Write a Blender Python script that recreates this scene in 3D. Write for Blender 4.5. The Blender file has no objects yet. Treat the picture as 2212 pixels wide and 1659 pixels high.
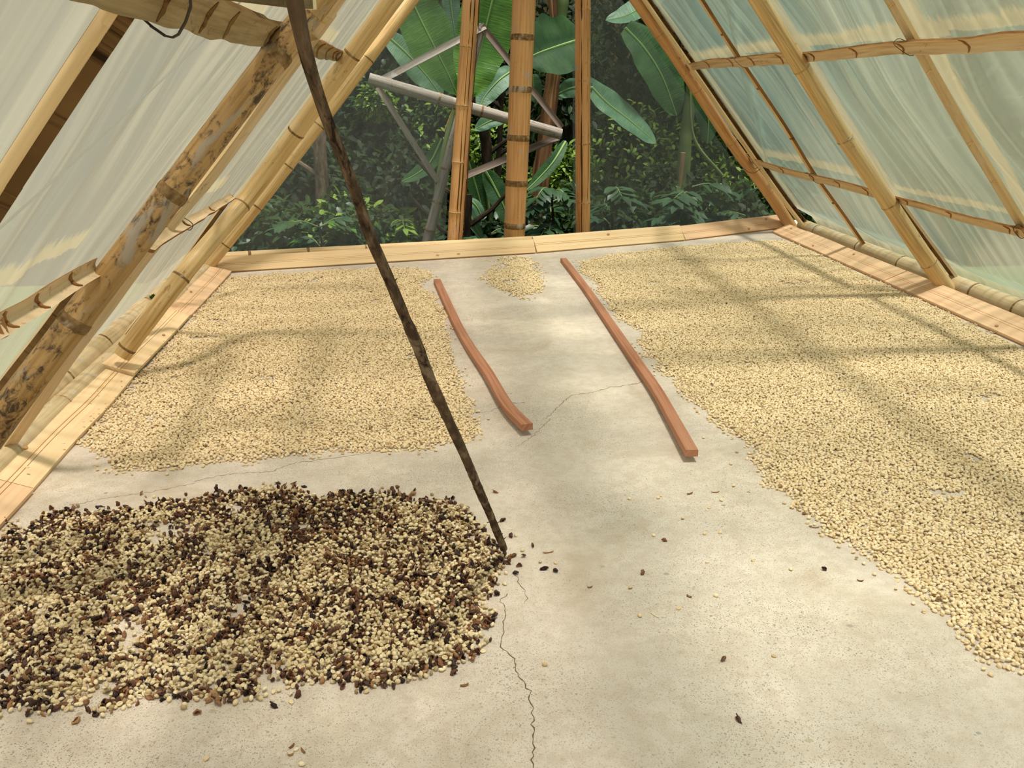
import bpy, math, random
import numpy as np
from mathutils import Vector, Matrix

random.seed(7)
rng = np.random.default_rng(7)
scene = bpy.context.scene
COL = scene.collection
V = lambda *a: np.array(a, dtype=float)

# ------------------------------------------------------------------ camera, sky, sun, exposure
W, H = 2212, 1659
FPX = 1854.0
VPX, VPY, CAMH = 895.0, 155.0, 1.05
CX, CY = W / 2, H / 2
PITCH = math.atan((CY - VPY) / FPX)
YAW = math.atan((CX - VPX) / (FPX / math.cos(PITCH)))
FW = V(math.sin(YAW) * math.cos(PITCH), math.cos(YAW) * math.cos(PITCH), -math.sin(PITCH))
RT = V(math.cos(YAW), -math.sin(YAW), 0)
UP = np.cross(RT, FW)
CAM = V(0, 0, CAMH)

cam_data = bpy.data.cameras.new('camera')
cam_data.sensor_width = 36.0
cam_data.lens = 36.0 * FPX / W
cam_data.clip_start = 0.02
cam_data.clip_end = 200
cam = bpy.data.objects.new('camera', cam_data)
COL.objects.link(cam)
R3 = Matrix(((RT[0], UP[0], -FW[0]), (RT[1], UP[1], -FW[1]), (RT[2], UP[2], -FW[2])))
cam.matrix_world = Matrix.Translation(CAM) @ R3.to_4x4()
scene.camera = cam

scene.view_settings.view_transform = 'Standard'
scene.view_settings.look = 'None'
scene.view_settings.gamma = 1.0
scene.view_settings.use_curve_mapping = False
scene.view_settings.exposure = 0.10
scene.cycles.use_denoising = True
scene.cycles.max_bounces = 7
scene.cycles.diffuse_bounces = 4
scene.cycles.glossy_bounces = 2
scene.cycles.transmission_bounces = 4
scene.cycles.transparent_max_bounces = 12
scene.cycles.sample_clamp_indirect = 4.0
scene.cycles.caustics_reflective = False
scene.cycles.caustics_refractive = False

world = bpy.data.worlds.new('overcast_sky')
scene.world = world
world.use_nodes = True
bg = world.node_tree.nodes['Background']
bg.inputs[0].default_value = (0.93, 0.97, 1.0, 1)
bg.inputs[1].default_value = 0.62

sun_data = bpy.data.lights.new('sun', 'SUN')
sun_data.energy = 5.9
sun_data.angle = math.radians(8.0)
sun_data.color = (1.0, 0.945, 0.88)
sun = bpy.data.objects.new('sun', sun_data)
COL.objects.link(sun)
SUN_TO = Vector((0.115, -0.10, 1.0)).normalized()          # towards the sun, almost overhead
sun.rotation_euler = SUN_TO.to_track_quat('Z', 'Y').to_euler()

# ------------------------------------------------------------------ geometry helpers
def ray(x, y):
    return FW + RT * ((x - CX) / FPX) - UP * ((y - CY) / FPX)
def hit(x, y, P, n):
    d = ray(x, y)
    return CAM + d * (np.dot(P - CAM, n) / np.dot(d, n))
def floor_pt(x, y, z=0.0):
    return hit(x, y, V(0, 0, z), V(0, 0, 1))
def at(x, y, Y):
    return hit(x, y, V(0, Y, 0), V(0, 1, 0))
def proj(P):
    d = np.asarray(P) - CAM
    w = d @ FW
    return np.stack([CX + FPX * (d @ RT) / w, CY - FPX * (d @ UP) / w], -1)
def nrm(v):
    v = np.asarray(v, float)
    return v / np.linalg.norm(v)

# roof planes of the A-frame (left, right) and the skewed rear wall
PL0, EL1, EL2 = V(-1.27, 0, 0), V(0, 1, 0), nrm(V(1, 0, 1.183))
NL = nrm(V(1.183, 0, -1))
PR0, ER1, ER2 = V(2.74, 0, 0), V(0, 1, 0), nrm(V(-1, 0, 1.113))
NR = nrm(V(-1.113, 0, -1))
BA, BB, BC = floor_pt(470, 590), floor_pt(1157, 547), floor_pt(1700, 492)
BD = nrm(BC - BA)
NB = V(BD[1], -BD[0], 0)                                   # rear wall normal, towards the camera
RIDGE = V(0.674, 0, 2.30)
def on_left(x, y, off=0.0):
    return hit(x, y, PL0 + NL * off, NL)
def on_right(x, y, off=0.0):
    return hit(x, y, PR0 + NR * off, NR)
def on_rear(x, y, off=0.0):
    return hit(x, y, BA + NB * off, NB)

def _hash(ix, iy, seed):
    h = (ix.astype(np.int64) * 374761393 + iy.astype(np.int64) * 668265263 + seed * 1442695041) & 0xFFFFFFFF
    h = ((h ^ (h >> 13)) * 1274126177) & 0xFFFFFFFF
    return ((h ^ (h >> 16)) & 0xFFFF) / 65535.0
def vnoise(x, y, seed=0):
    x = np.asarray(x, float); y = np.asarray(y, float)
    ix, iy = np.floor(x), np.floor(y)
    fx, fy = x - ix, y - iy
    fx, fy = fx * fx * (3 - 2 * fx), fy * fy * (3 - 2 * fy)
    a, b = _hash(ix, iy, seed), _hash(ix + 1, iy, seed)
    c, d = _hash(ix, iy + 1, seed), _hash(ix + 1, iy + 1, seed)
    return (a * (1 - fx) + b * fx) * (1 - fy) + (c * (1 - fx) + d * fx) * fy
def fbm(x, y, seed=0, n=3):
    s, a, t = 0, 0.5, 0
    for k in range(n):
        s = s + a * vnoise(np.asarray(x) * 2 ** k, np.asarray(y) * 2 ** k, seed + k * 17); t += a; a *= 0.5
    return s / t

class MB:
    """collects verts, faces, uvs, material slots for one mesh object"""
    def __init__(self):
        self.v, self.f, self.uv, self.mi = [], [], [], []
    def add(self, verts, faces, uvs=None, mi=0):
        b = len(self.v)
        self.v.extend([tuple(p) for p in verts])
        for k, f in enumerate(faces):
            self.f.append([b + i for i in f])
            self.uv.append([uvs[i] if uvs is not None else (0, 0) for i in f])
            self.mi.append(mi)
        return self
    def build(self, name, mats, parent=None, origin=None, smooth=True):
        me = bpy.data.meshes.new(name)
        o = bpy.data.objects.new(name, me)
        COL.objects.link(o)
        org = V(0, 0, 0)
        if parent is not None:
            o.parent = parent
            org = np.array(parent['_org']) if '_org' in parent else np.array(parent.location)
        elif origin is not None:
            org = np.asarray(origin, float); o.location = Vector(org)
        o['_org'] = [float(q) for q in org]
        vv = np.array(self.v, float) - org
        me.from_pydata(vv.tolist(), [], self.f)
        if not isinstance(mats, (list, tuple)): mats = [mats]
        for m in mats: me.materials.append(m)
        uvl = me.uv_layers.new(name='UVMap')
        flat = [c for f in self.uv for q in f for c in q]
        uvl.data.foreach_set('uv', flat)
        if len(mats) > 1:
            me.polygons.foreach_set('material_index', self.mi)
        if smooth:
            me.polygons.foreach_set('use_smooth', [True] * len(me.polygons))
            try: me.set_sharp_from_angle(angle=math.radians(45))
            except Exception: pass
        me.update()
        return o

def tag(o, label=None, cat=None, group=None, kind=None):
    if label: o['label'] = label
    if cat: o['category'] = cat
    if group: o['group'] = group
    if kind: o['kind'] = kind
    return o
def thing(name, org, label, cat, group=None):
    o = bpy.data.objects.new(name, None)
    COL.objects.link(o)
    o.location = Vector(np.asarray(org, float))
    o.empty_display_size = 0.05
    o['_org'] = [float(q) for q in org]
    return tag(o, label, cat, group)

def resample(pts, n, extra=None):
    pts = np.asarray(pts, float)
    if len(pts) == 2:
        t = np.linspace(0, 1, n)[:, None]
        out = pts[0] * (1 - t) + pts[1] * t
        return out, np.linspace(0, 1, n)
    d = np.r_[0, np.cumsum(np.linalg.norm(np.diff(pts, axis=0), axis=1))]
    P = np.vstack([2 * pts[0] - pts[1], pts, 2 * pts[-1] - pts[-2]])
    out, pos = [], np.linspace(0, d[-1], n)
    for s in pos:
        i = min(max(np.searchsorted(d, s, side='right') - 1, 0), len(pts) - 2)
        u = (s - d[i]) / (d[i + 1] - d[i])
        p0, p1, p2, p3 = P[i], P[i + 1], P[i + 2], P[i + 3]
        out.append(0.5 * (2 * p1 + (p2 - p0) * u + (2 * p0 - 5 * p1 + 4 * p2 - p3) * u * u + (3 * p1 - p0 - 3 * p2 + p3) * u ** 3))
    return np.array(out), pos / d[-1]
def frames(P, ref=None):
    T = np.gradient(P, axis=0)
    T /= np.linalg.norm(T, axis=1)[:, None]
    N = []
    a = np.array(ref, float) if ref is not None else (V(0, 0, 1) if abs(T[0][2]) < 0.9 else V(0, 1, 0))
    for t in T:
        a = a - t * (a @ t); a /= np.linalg.norm(a); N.append(a.copy())
    N = np.array(N)
    return T, N, np.cross(T, N)

def tube(mb, P, rad, seg=18, cap=True, lump=0.0, seed=0, mi=0, hollow=False, vlen=None):
    P = np.asarray(P, float); n = len(P)
    rad = np.broadcast_to(np.asarray(rad, float), (n,))
    T, N, B = frames(P)
    L = np.r_[0, np.cumsum(np.linalg.norm(np.diff(P, axis=0), axis=1))]
    vs, uvs, fs = [], [], []
    for i in range(n):
        for k in range(seg + 1):
            a = 2 * math.pi * k / seg
            r = rad[i]
            if lump:
                ka = k % seg
                r = r * (1 + lump * (2 * float(vnoise(L[i] * 9 + seed, 3 + 2.2 * math.cos(2 * math.pi * ka / seg) + 5, seed)) - 1))
            vs.append(P[i] + N[i] * (r * math.cos(a)) + B[i] * (r * math.sin(a)))
            uvs.append((k / seg * 2 * math.pi * float(np.mean(rad)), L[i]))
    for i in range(n - 1):
        for k in range(seg):
            a = i * (seg + 1) + k
            fs.append((a, a + 1, a + seg + 2, a + seg + 1))
    mb.add(vs, fs, uvs, mi)
    if cap:
        for e, s in ((0, -1), (n - 1, 1)):
            ring = [vs[e * (seg + 1) + k] for k in range(seg)]
            c = P[e]
            if hollow:
                inn = [c + (q - c) * 0.72 for q in ring]
                dep = [c + (q - c) * 0.70 - T[e] * s * rad[e] * 0.9 for q in ring]
                allv = ring + inn + dep
                f = []
                for k in range(seg):
                    k2 = (k + 1) % seg
                    f.append((k, k2, seg + k2, seg + k)[::s]); f.append((seg + k, seg + k2, 2 * seg + k2, 2 * seg + k)[::s])
                f.append(tuple(range(2 * seg, 3 * seg))[::s])
                mb.add(allv, f, [(0.1 * k, L[e]) for k in range(len(allv))], mi)
            else:
                mb.add(ring, [tuple(range(seg))[::s]], [(0.01 * k, L[e]) for k in range(seg)], mi)
    return mb

def box(mb, c, ax, ay, az, mi=0):
    c, ax, ay, az = [np.asarray(q, float) for q in (c, ax, ay, az)]
    vs, uv = [], []
    for sx in (-1, 1):
        for sy in (-1, 1):
            for sz in (-1, 1):
                vs.append(c + ax * sx + ay * sy + az * sz)
                uv.append((sy * np.linalg.norm(ay) + sz * np.linalg.norm(az), sx * np.linalg.norm(ax)))
    mb.add(vs, [(0, 1, 3, 2), (4, 6, 7, 5), (0, 4, 5, 1), (2, 3, 7, 6), (0, 2, 6, 4), (1, 5, 7, 3)], uv, mi)
    return mb

# ------------------------------------------------------------------ materials
def new_mat(name):
    m = bpy.data.materials.new(name)
    m.use_nodes = True
    nt = m.node_tree
    for n in list(nt.nodes): nt.nodes.remove(n)
    return m, nt
class NG:
    def __init__(self, nt): self.nt = nt
    def n(self, t, **kw):
        nd = self.nt.nodes.new(t)
        for k, v in kw.items():
            if k.startswith('i_'):
                key = k[2:].replace('_', ' ')
                nd.inputs[int(key) if key.isdigit() else key].default_value = v
            else: setattr(nd, k, v)
        return nd
    def l(self, a, b): self.nt.links.new(a, b)
    def ramp(self, src, stops, interp='LINEAR'):
        r = self.n('ShaderNodeValToRGB')
        r.color_ramp.interpolation = interp
        el = r.color_ramp.elements
        while len(el) > 1: el.remove(el[-1])
        for i, (p, c) in enumerate(stops):
            e = el[0] if i == 0 else el.new(p)
            e.position = p
            e.color = (c, c, c, 1) if isinstance(c, (int, float)) else (*c, 1)
        self.l(src, r.inputs[0])
        return r
    def mix(self, fac, a, b, blend='MIX'):
        m = self.n('ShaderNodeMix', data_type='RGBA', blend_type=blend)
        for sock, v in ((m.inputs[0], fac), (m.inputs[6], a), (m.inputs[7], b)):
            if hasattr(v, 'is_linked') or hasattr(v, 'links'): self.l(v, sock)
            else: sock.default_value = v if isinstance(v, (int, float)) else (*v, 1)
        return m.outputs[2]
    def noise(self, vec, scale, detail=4, rough=0.55, dist=0.0):
        n = self.n('ShaderNodeTexNoise', i_Scale=scale, i_Detail=detail, i_Roughness=rough, i_Distortion=dist)
        self.l(vec, n.inputs['Vector'])
        return n.outputs['Fac']
    def mapping(self, vec, scale=(1, 1, 1), loc=(0, 0, 0)):
        m = self.n('ShaderNodeMapping')
        m.inputs['Scale'].default_value = scale
        m.inputs['Location'].default_value = loc
        self.l(vec, m.inputs['Vector'])
        return m.outputs['Vector']
    def math(self, op, a, b=0.0, clamp=False):
        m = self.n('ShaderNodeMath', operation=op, use_clamp=clamp)
        for s, v in ((m.inputs[0], a), (m.inputs[1], b)):
            if isinstance(v, (int, float)): s.default_value = v
            else: self.l(v, s)
        return m.outputs[0]
    def bump(self, h, strength=0.3, dist=0.01):
        b = self.n('ShaderNodeBump', i_Strength=strength, i_Distance=dist)
        self.l(h, b.inputs['Height'])
        return b.outputs['Normal']
    def out(self, sh):
        o = self.n('ShaderNodeOutputMaterial')
        self.l(sh, o.inputs['Surface'])
def srgb(r, g, b):
    f = lambda c: (c / 255 / 12.92) if c <= 10 else ((c / 255 + 0.055) / 1.055) ** 2.4
    return (f(r), f(g), f(b))

def fibre_mat(name, base, light, dark, blotch=0.4, blotch_col=(0.05, 0.035, 0.02), grey=0.0, grey_col=(0.5, 0.48, 0.43), rough=0.5, along=3.0, across=90.0, seed=0, spec=0.3):
    """bamboo or wood: fibres along V of the uv map, blotches, grey bloom"""
    m, nt = new_mat(name); g = NG(nt)
    uv = g.n('ShaderNodeTexCoord').outputs['UV']
    oi = g.n('ShaderNodeObjectInfo').outputs['Random']
    comb = g.n('ShaderNodeCombineXYZ'); g.l(oi, comb.inputs[0]); g.l(oi, comb.inputs[1])
    sc = g.n('ShaderNodeVectorMath', operation='SCALE'); g.l(comb.outputs[0], sc.inputs[0]); sc.inputs['Scale'].default_value = 37.0 + seed
    add = g.n('ShaderNodeVectorMath', operation='ADD'); g.l(uv, add.inputs[0]); g.l(sc.outputs[0], add.inputs[1])
    vec = add.outputs[0]
    fib = g.noise(g.mapping(vec, (across, along, 1)), 1.0, 5, 0.6)
    big = g.noise(g.mapping(vec, (5, 1.6, 1)), 1.0, 3, 0.5)
    c = g.ramp(fib, [(0.36, dark), (0.5, base), (0.66, light)]).outputs[0]
    c = g.mix(g.ramp(big, [(0.35, 0.0), (0.7, 0.75)]).outputs[0], c, tuple(0.5 * (a + b) for a, b in zip(light, base)))
    if blotch > 0:
        bl = g.noise(g.mapping(vec, (60, 34, 1)), 1.0, 6, 0.74, 0.5)
        zone = g.noise(g.mapping(vec, (7, 2.6, 1), (4, 2, 0)), 1.0, 2)
        both = g.math('MULTIPLY', bl, g.ramp(zone, [(0.3, 0.72), (0.65, 1.12)]).outputs[0])
        c = g.mix(g.ramp(both, [(0.66 - 0.18 * blotch, 0.0), (0.76 - 0.14 * blotch, min(1.0, 0.5 + blotch * 0.5))]).outputs[0], c, blotch_col)
    if grey > 0:
        gr = g.noise(g.mapping(vec, (13, 6, 1), (9, 3, 0)), 1.0, 5, 0.65, 0.6)
        c = g.mix(g.ramp(gr, [(0.66 - 0.22 * grey, 0.0), (0.72 - 0.18 * grey, min(0.85, 0.35 + grey))]).outputs[0], c, grey_col)
    p = g.n('ShaderNodeBsdfPrincipled', i_Roughness=rough)
    p.inputs['Specular IOR Level'].default_value = spec
    g.l(c, p.inputs['Base Color'])
    g.l(g.bump(fib, 0.25, 0.003), p.inputs['Normal'])
    g.out(p.outputs[0])
    return m

M = {}
M['bamboo'] = fibre_mat('bamboo_pale', srgb(200, 166, 110), srgb(220, 192, 142), srgb(172, 134, 82), 0.28, srgb(104, 76, 46), 0.14, srgb(192, 178, 154), 0.42)
M['bamboo_old'] = fibre_mat('bamboo_stained', srgb(168, 130, 78), srgb(188, 154, 102), srgb(130, 95, 54), 1.0, srgb(70, 52, 36), 0.50, srgb(160, 148, 130), 0.5)
M['bamboo_orange'] = fibre_mat('bamboo_orange', srgb(204, 152, 96), srgb(218, 170, 116), srgb(172, 122, 70), 0.3, srgb(98, 64, 34), 0.34, srgb(172, 158, 142), 0.45)
M['bamboo_dusty'] = fibre_mat('bamboo_dusty', srgb(196, 172, 132), srgb(212, 190, 152), srgb(170, 146, 108), 0.25, srgb(124, 100, 70), 0.5, srgb(200, 186, 164), 0.75, spec=0.1)
M['bamboo_grey'] = fibre_mat('bamboo_weathered', srgb(150, 140, 126), srgb(182, 174, 164), srgb(110, 98, 84), 0.45, srgb(70, 56, 46), 0.3, srgb(184, 180, 176), 0.7, spec=0.15)
M['bamboo_brown_grey'] = fibre_mat('bamboo_weathered_dark', srgb(116, 100, 88), srgb(146, 132, 120), srgb(78, 62, 52), 0.5, srgb(50, 38, 30), 0.25, srgb(150, 142, 136), 0.75, spec=0.1)
M['split'] = fibre_mat('bamboo_split_inside', srgb(208, 180, 140), srgb(222, 198, 162), srgb(182, 150, 108), 0.32, srgb(118, 88, 58), 0.18, srgb(172, 156, 130), 0.8, spec=0.08)
M['split_shade'] = fibre_mat('bamboo_split_shaded', srgb(158, 136, 100), srgb(176, 154, 118), srgb(132, 110, 76), 0.5, srgb(96, 74, 50), 0.3, srgb(140, 126, 102), 0.85, spec=0.05)  # darker copy of the split bamboo, shade put into its colour
M['split_dark'] = fibre_mat('bamboo_split_dark', srgb(112, 84, 50), srgb(138, 106, 68), srgb(78, 56, 32), 0.9, srgb(42, 29, 18), 0.2, srgb(112, 94, 74), 0.85, spec=0.05)  # darker, more blotched tone of split bamboo
M['slat_light'] = fibre_mat('bamboo_slat_light', srgb(216, 182, 130), srgb(232, 204, 158), srgb(188, 150, 98), 0.18, srgb(146, 106, 64), 0.05, rough=0.6)
M['node'] = fibre_mat('bamboo_node', srgb(120, 92, 58), srgb(160, 132, 96), srgb(76, 56, 36), 0.4, srgb(50, 36, 24), 0.5, srgb(176, 160, 138), 0.8, along=40, across=60, spec=0.05)
M['node_pale'] = fibre_mat('bamboo_node_pale', srgb(176, 138, 88), srgb(200, 170, 124), srgb(140, 102, 60), 0.3, srgb(96, 68, 40), 0.4, srgb(196, 182, 160), 0.8, along=40, across=60, spec=0.05)
M['node_line'] = fibre_mat('bamboo_node_scar', srgb(140, 98, 58), srgb(160, 118, 74), srgb(108, 72, 40), 0.4, srgb(80, 52, 28), 0.0, rough=0.9, spec=0.03)
M['pine'] = fibre_mat('pine_board', srgb(236, 202, 154), srgb(243, 214, 170), srgb(226, 186, 134), 0.0, rough=0.6, along=1.2, across=60, spec=0.15)
M['pine_pink'] = fibre_mat('pine_board_pink', srgb(232, 190, 148), srgb(238, 204, 164), srgb(220, 172, 126), 0.0, rough=0.6, along=1.2, across=60, spec=0.15, seed=3)
M['groove'] = fibre_mat('board_groove', srgb(196, 146, 98), srgb(206, 160, 112), srgb(176, 128, 82), 0.0, rough=0.8, spec=0.0)
M['redwood'] = fibre_mat('red_brown_wood', srgb(176, 120, 90), srgb(192, 140, 110), srgb(154, 98, 70), 0.12, srgb(128, 76, 54), 0.0, rough=0.6, along=2.5, across=110, spec=0.15)
M['bark'] = fibre_mat('dark_bark_stick', srgb(70, 53, 39), srgb(128, 108, 86), srgb(33, 24, 18), 0.8, srgb(28, 20, 15), 0.3, srgb(140, 122, 102), 0.85, along=26, across=80, spec=0.08)
M['timber'] = fibre_mat('dark_old_timber', srgb(104, 88, 62), srgb(132, 114, 84), srgb(72, 58, 40), 0.4, srgb(46, 34, 24), 0.2, srgb(140, 128, 106), 0.85, spec=0.05)
M['cut_end'] = fibre_mat('pale_cut_wood', srgb(222, 200, 158), srgb(232, 214, 178), srgb(190, 160, 116), 0.1, srgb(120, 90, 60), 0.0, rough=0.9, along=60, across=60, spec=0.03)
M['trunk'] = fibre_mat('tree_trunk_bark', srgb(116, 96, 76), srgb(150, 132, 110), srgb(76, 60, 46), 0.5, srgb(50, 40, 32), 0.4, srgb(140, 136, 122), 0.9, along=8, across=26, spec=0.03)
M['dark_trunk'] = fibre_mat('dark_trunk_bark', srgb(48, 40, 32), srgb(66, 56, 46), srgb(30, 25, 20), 0.3, srgb(20, 16, 13), 0.0, rough=0.9, along=8, across=26, spec=0.03)
M['pseudo'] = fibre_mat('dry_banana_sheath', srgb(112, 78, 52), srgb(170, 132, 92), srgb(58, 38, 26), 0.5, srgb(40, 28, 20), 0.15, srgb(150, 130, 100), 0.8, along=1.2, across=30, spec=0.08)

def flat_mat(name, col, rough=0.6, spec=0.2, metal=0.0):
    m, nt = new_mat(name); g = NG(nt)
    p = g.n('ShaderNodeBsdfPrincipled', i_Roughness=rough, i_Metallic=metal)
    p.inputs['Specular IOR Level'].default_value = spec
    tc = g.n('ShaderNodeTexCoord').outputs['Object']
    nz = g.noise(tc, 60, 3)
    g.l(g.mix(nz, tuple(c * 0.7 for c in col), tuple(min(1, c * 1.3) for c in col)), p.inputs['Base Color'])
    g.out(p.outputs[0]); return m
M['groove_dark'] = flat_mat('dark_split_shadow_gap', srgb(84, 56, 30), 0.95, 0.0)
M['wire'] = flat_mat('dark_wire', srgb(52, 42, 36), 0.5, 0.3)
M['rope'] = flat_mat('straw_rope', srgb(176, 146, 86), 0.9, 0.05)
M['crack'] = flat_mat('crack_dirt', srgb(110, 90, 64), 0.95, 0.0)

def concrete():
    m, nt = new_mat('worn_concrete'); g = NG(nt)
    tc = g.n('ShaderNodeTexCoord').outputs['Object']
    big = g.noise(tc, 1.6, 5, 0.55, 0.3)
    mid = g.noise(tc, 7, 5, 0.6)
    c = g.ramp(big, [(0.3, srgb(208, 196, 182)), (0.5, srgb(226, 211, 194)), (0.7, srgb(240, 223, 201))]).outputs[0]
    c = g.mix(g.ramp(mid, [(0.35, 0.0), (0.7, 0.55)]).outputs[0], c, srgb(190, 178, 158))
    st = g.noise(g.mapping(tc, (1, 1, 1), (3, 8, 0)), 3.1, 6, 0.65, 0.6)          # brownish dirt stains
    c = g.mix(g.ramp(st, [(0.57, 0.0), (0.72, 0.42)]).outputs[0], c, srgb(176, 148, 112))
    # fine dark sand grains, denser in worn zones
    zone = g.ramp(g.noise(tc, 2.2, 3), [(0.35, 0.15), (0.65, 1.0)]).outputs[0]
    for scale, thr, col, amt in ((330, 0.24, srgb(128, 112, 92), 0.8), (170, 0.16, srgb(104, 92, 78), 0.8), (60, 0.11, srgb(122, 114, 100), 0.7)):
        v = g.n('ShaderNodeTexVoronoi', i_Scale=scale, i_Randomness=1.0); g.l(tc, v.inputs['Vector'])
        sep = g.n('ShaderNodeSeparateColor'); g.l(v.outputs['Color'], sep.inputs[0])
        spot = g.ramp(v.outputs['Distance'], [(thr, 1.0), (thr * 1.7, 0.0)]).outputs[0]
        pick = g.ramp(sep.outputs[0], [(0.45, 0.0), (0.55, 1.0)]).outputs[0]
        f = g.math('MULTIPLY', g.math('MULTIPLY', spot, pick), g.math('MULTIPLY', zone, min(1.0, amt * 1.15)))
        c = g.mix(f, c, col)
    sand = g.noise(g.mapping(tc, (1, 1, 1), (5, 1, 0)), 190, 3, 0.75, 0.3)
    c = g.mix(g.math('MULTIPLY', g.ramp(sand, [(0.34, 1.0), (0.41, 0.0)]).outputs[0], g.math('MULTIPLY', zone, 0.75)), c, srgb(128, 114, 96))
    pv = g.n('ShaderNodeTexVoronoi', i_Scale=13, i_Randomness=1.0); g.l(g.mapping(tc, (1, 1.25, 1)), pv.inputs['Vector'])
    psep = g.n('ShaderNodeSeparateColor'); g.l(pv.outputs['Color'], psep.inputs[0])
    pf = g.math('MULTIPLY', g.ramp(pv.outputs['Distance'], [(0.075, 0.8), (0.095, 0.0)]).outputs[0], g.ramp(psep.outputs[0], [(0.68, 0.0), (0.70, 1.0)]).outputs[0])
    c = g.mix(pf, c, g.ramp(psep.outputs[1], [(0.3, srgb(150, 148, 138)), (0.5, srgb(178, 164, 140)), (0.8, srgb(140, 130, 116))], 'CONSTANT').outputs[0])
    mott = g.noise(tc, 28, 4, 0.65)
    c = g.mix(g.ramp(mott, [(0.38, 0.42), (0.58, 0.0)]).outputs[0], c, srgb(184, 164, 142))
    fine = g.noise(tc, 420, 3, 0.7)
    c = g.mix(g.ramp(fine, [(0.3, 0.3), (0.55, 0.0)]).outputs[0], c, srgb(150, 138, 116))
    p = g.n('ShaderNodeBsdfPrincipled', i_Roughness=0.85)
    p.inputs['Specular IOR Level'].default_value = 0.15
    g.l(c, p.inputs['Base Color'])
    h = g.mix(0.5, fine, mid)
    g.l(g.bump(h, 0.25, 0.004), p.inputs['Normal'])
    g.out(p.outputs[0]); return m
M['concrete'] = concrete()

def bean_mat(name, stops, rough=0.55, spec=0.25, groove=None):
    m, nt = new_mat(name); g = NG(nt)
    oi = g.n('ShaderNodeObjectInfo').outputs['Random']
    c = g.ramp(oi, stops).outputs[0]
    tc = g.n('ShaderNodeTexCoord').outputs['Object']
    nz = g.noise(tc, 260, 3)
    c = g.mix(g.ramp(nz, [(0.35, 0.35), (0.6, 0.0)]).outputs[0], c, g.mix(0.5, c, (0.25, 0.17, 0.08), 'MULTIPLY'))
    p = g.n('ShaderNodeBsdfPrincipled', i_Roughness=rough)
    p.inputs['Specular IOR Level'].default_value = spec
    g.l(c, p.inputs['Base Color'])
    g.out(p.outputs[0]); return m
M['parch'] = bean_mat('parchment_shell', [(0.0, srgb(204, 176, 128)), (0.12, srgb(232, 206, 160)), (0.5, srgb(244, 219, 174)), (0.9, srgb(250, 230, 192)), (0.98, srgb(220, 186, 134)), (1.0, srgb(132, 96, 60))])
M['parch_mix'] = bean_mat('parchment_shell_sticky', [(0.0, srgb(160, 134, 94)), (0.25, srgb(214, 190, 142)), (0.6, srgb(234, 212, 166)), (1.0, srgb(243, 226, 186))])
M['husk'] = bean_mat('dark_cherry_husk', [(0.0, srgb(44, 31, 28)), (0.30, srgb(74, 48, 38)), (0.62, srgb(108, 70, 49)), (0.86, srgb(142, 97, 64)), (1.0, srgb(176, 134, 90))], 0.5, 0.3)
M['flake'] = bean_mat('brown_flake', [(0.0, srgb(120, 84, 54)), (1.0, srgb(160, 118, 78))], 0.8, 0.05)
M['splinter'] = bean_mat('pale_splinter', [(0.0, srgb(214, 196, 160)), (1.0, srgb(224, 206, 170))], 0.8, 0.05)

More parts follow.
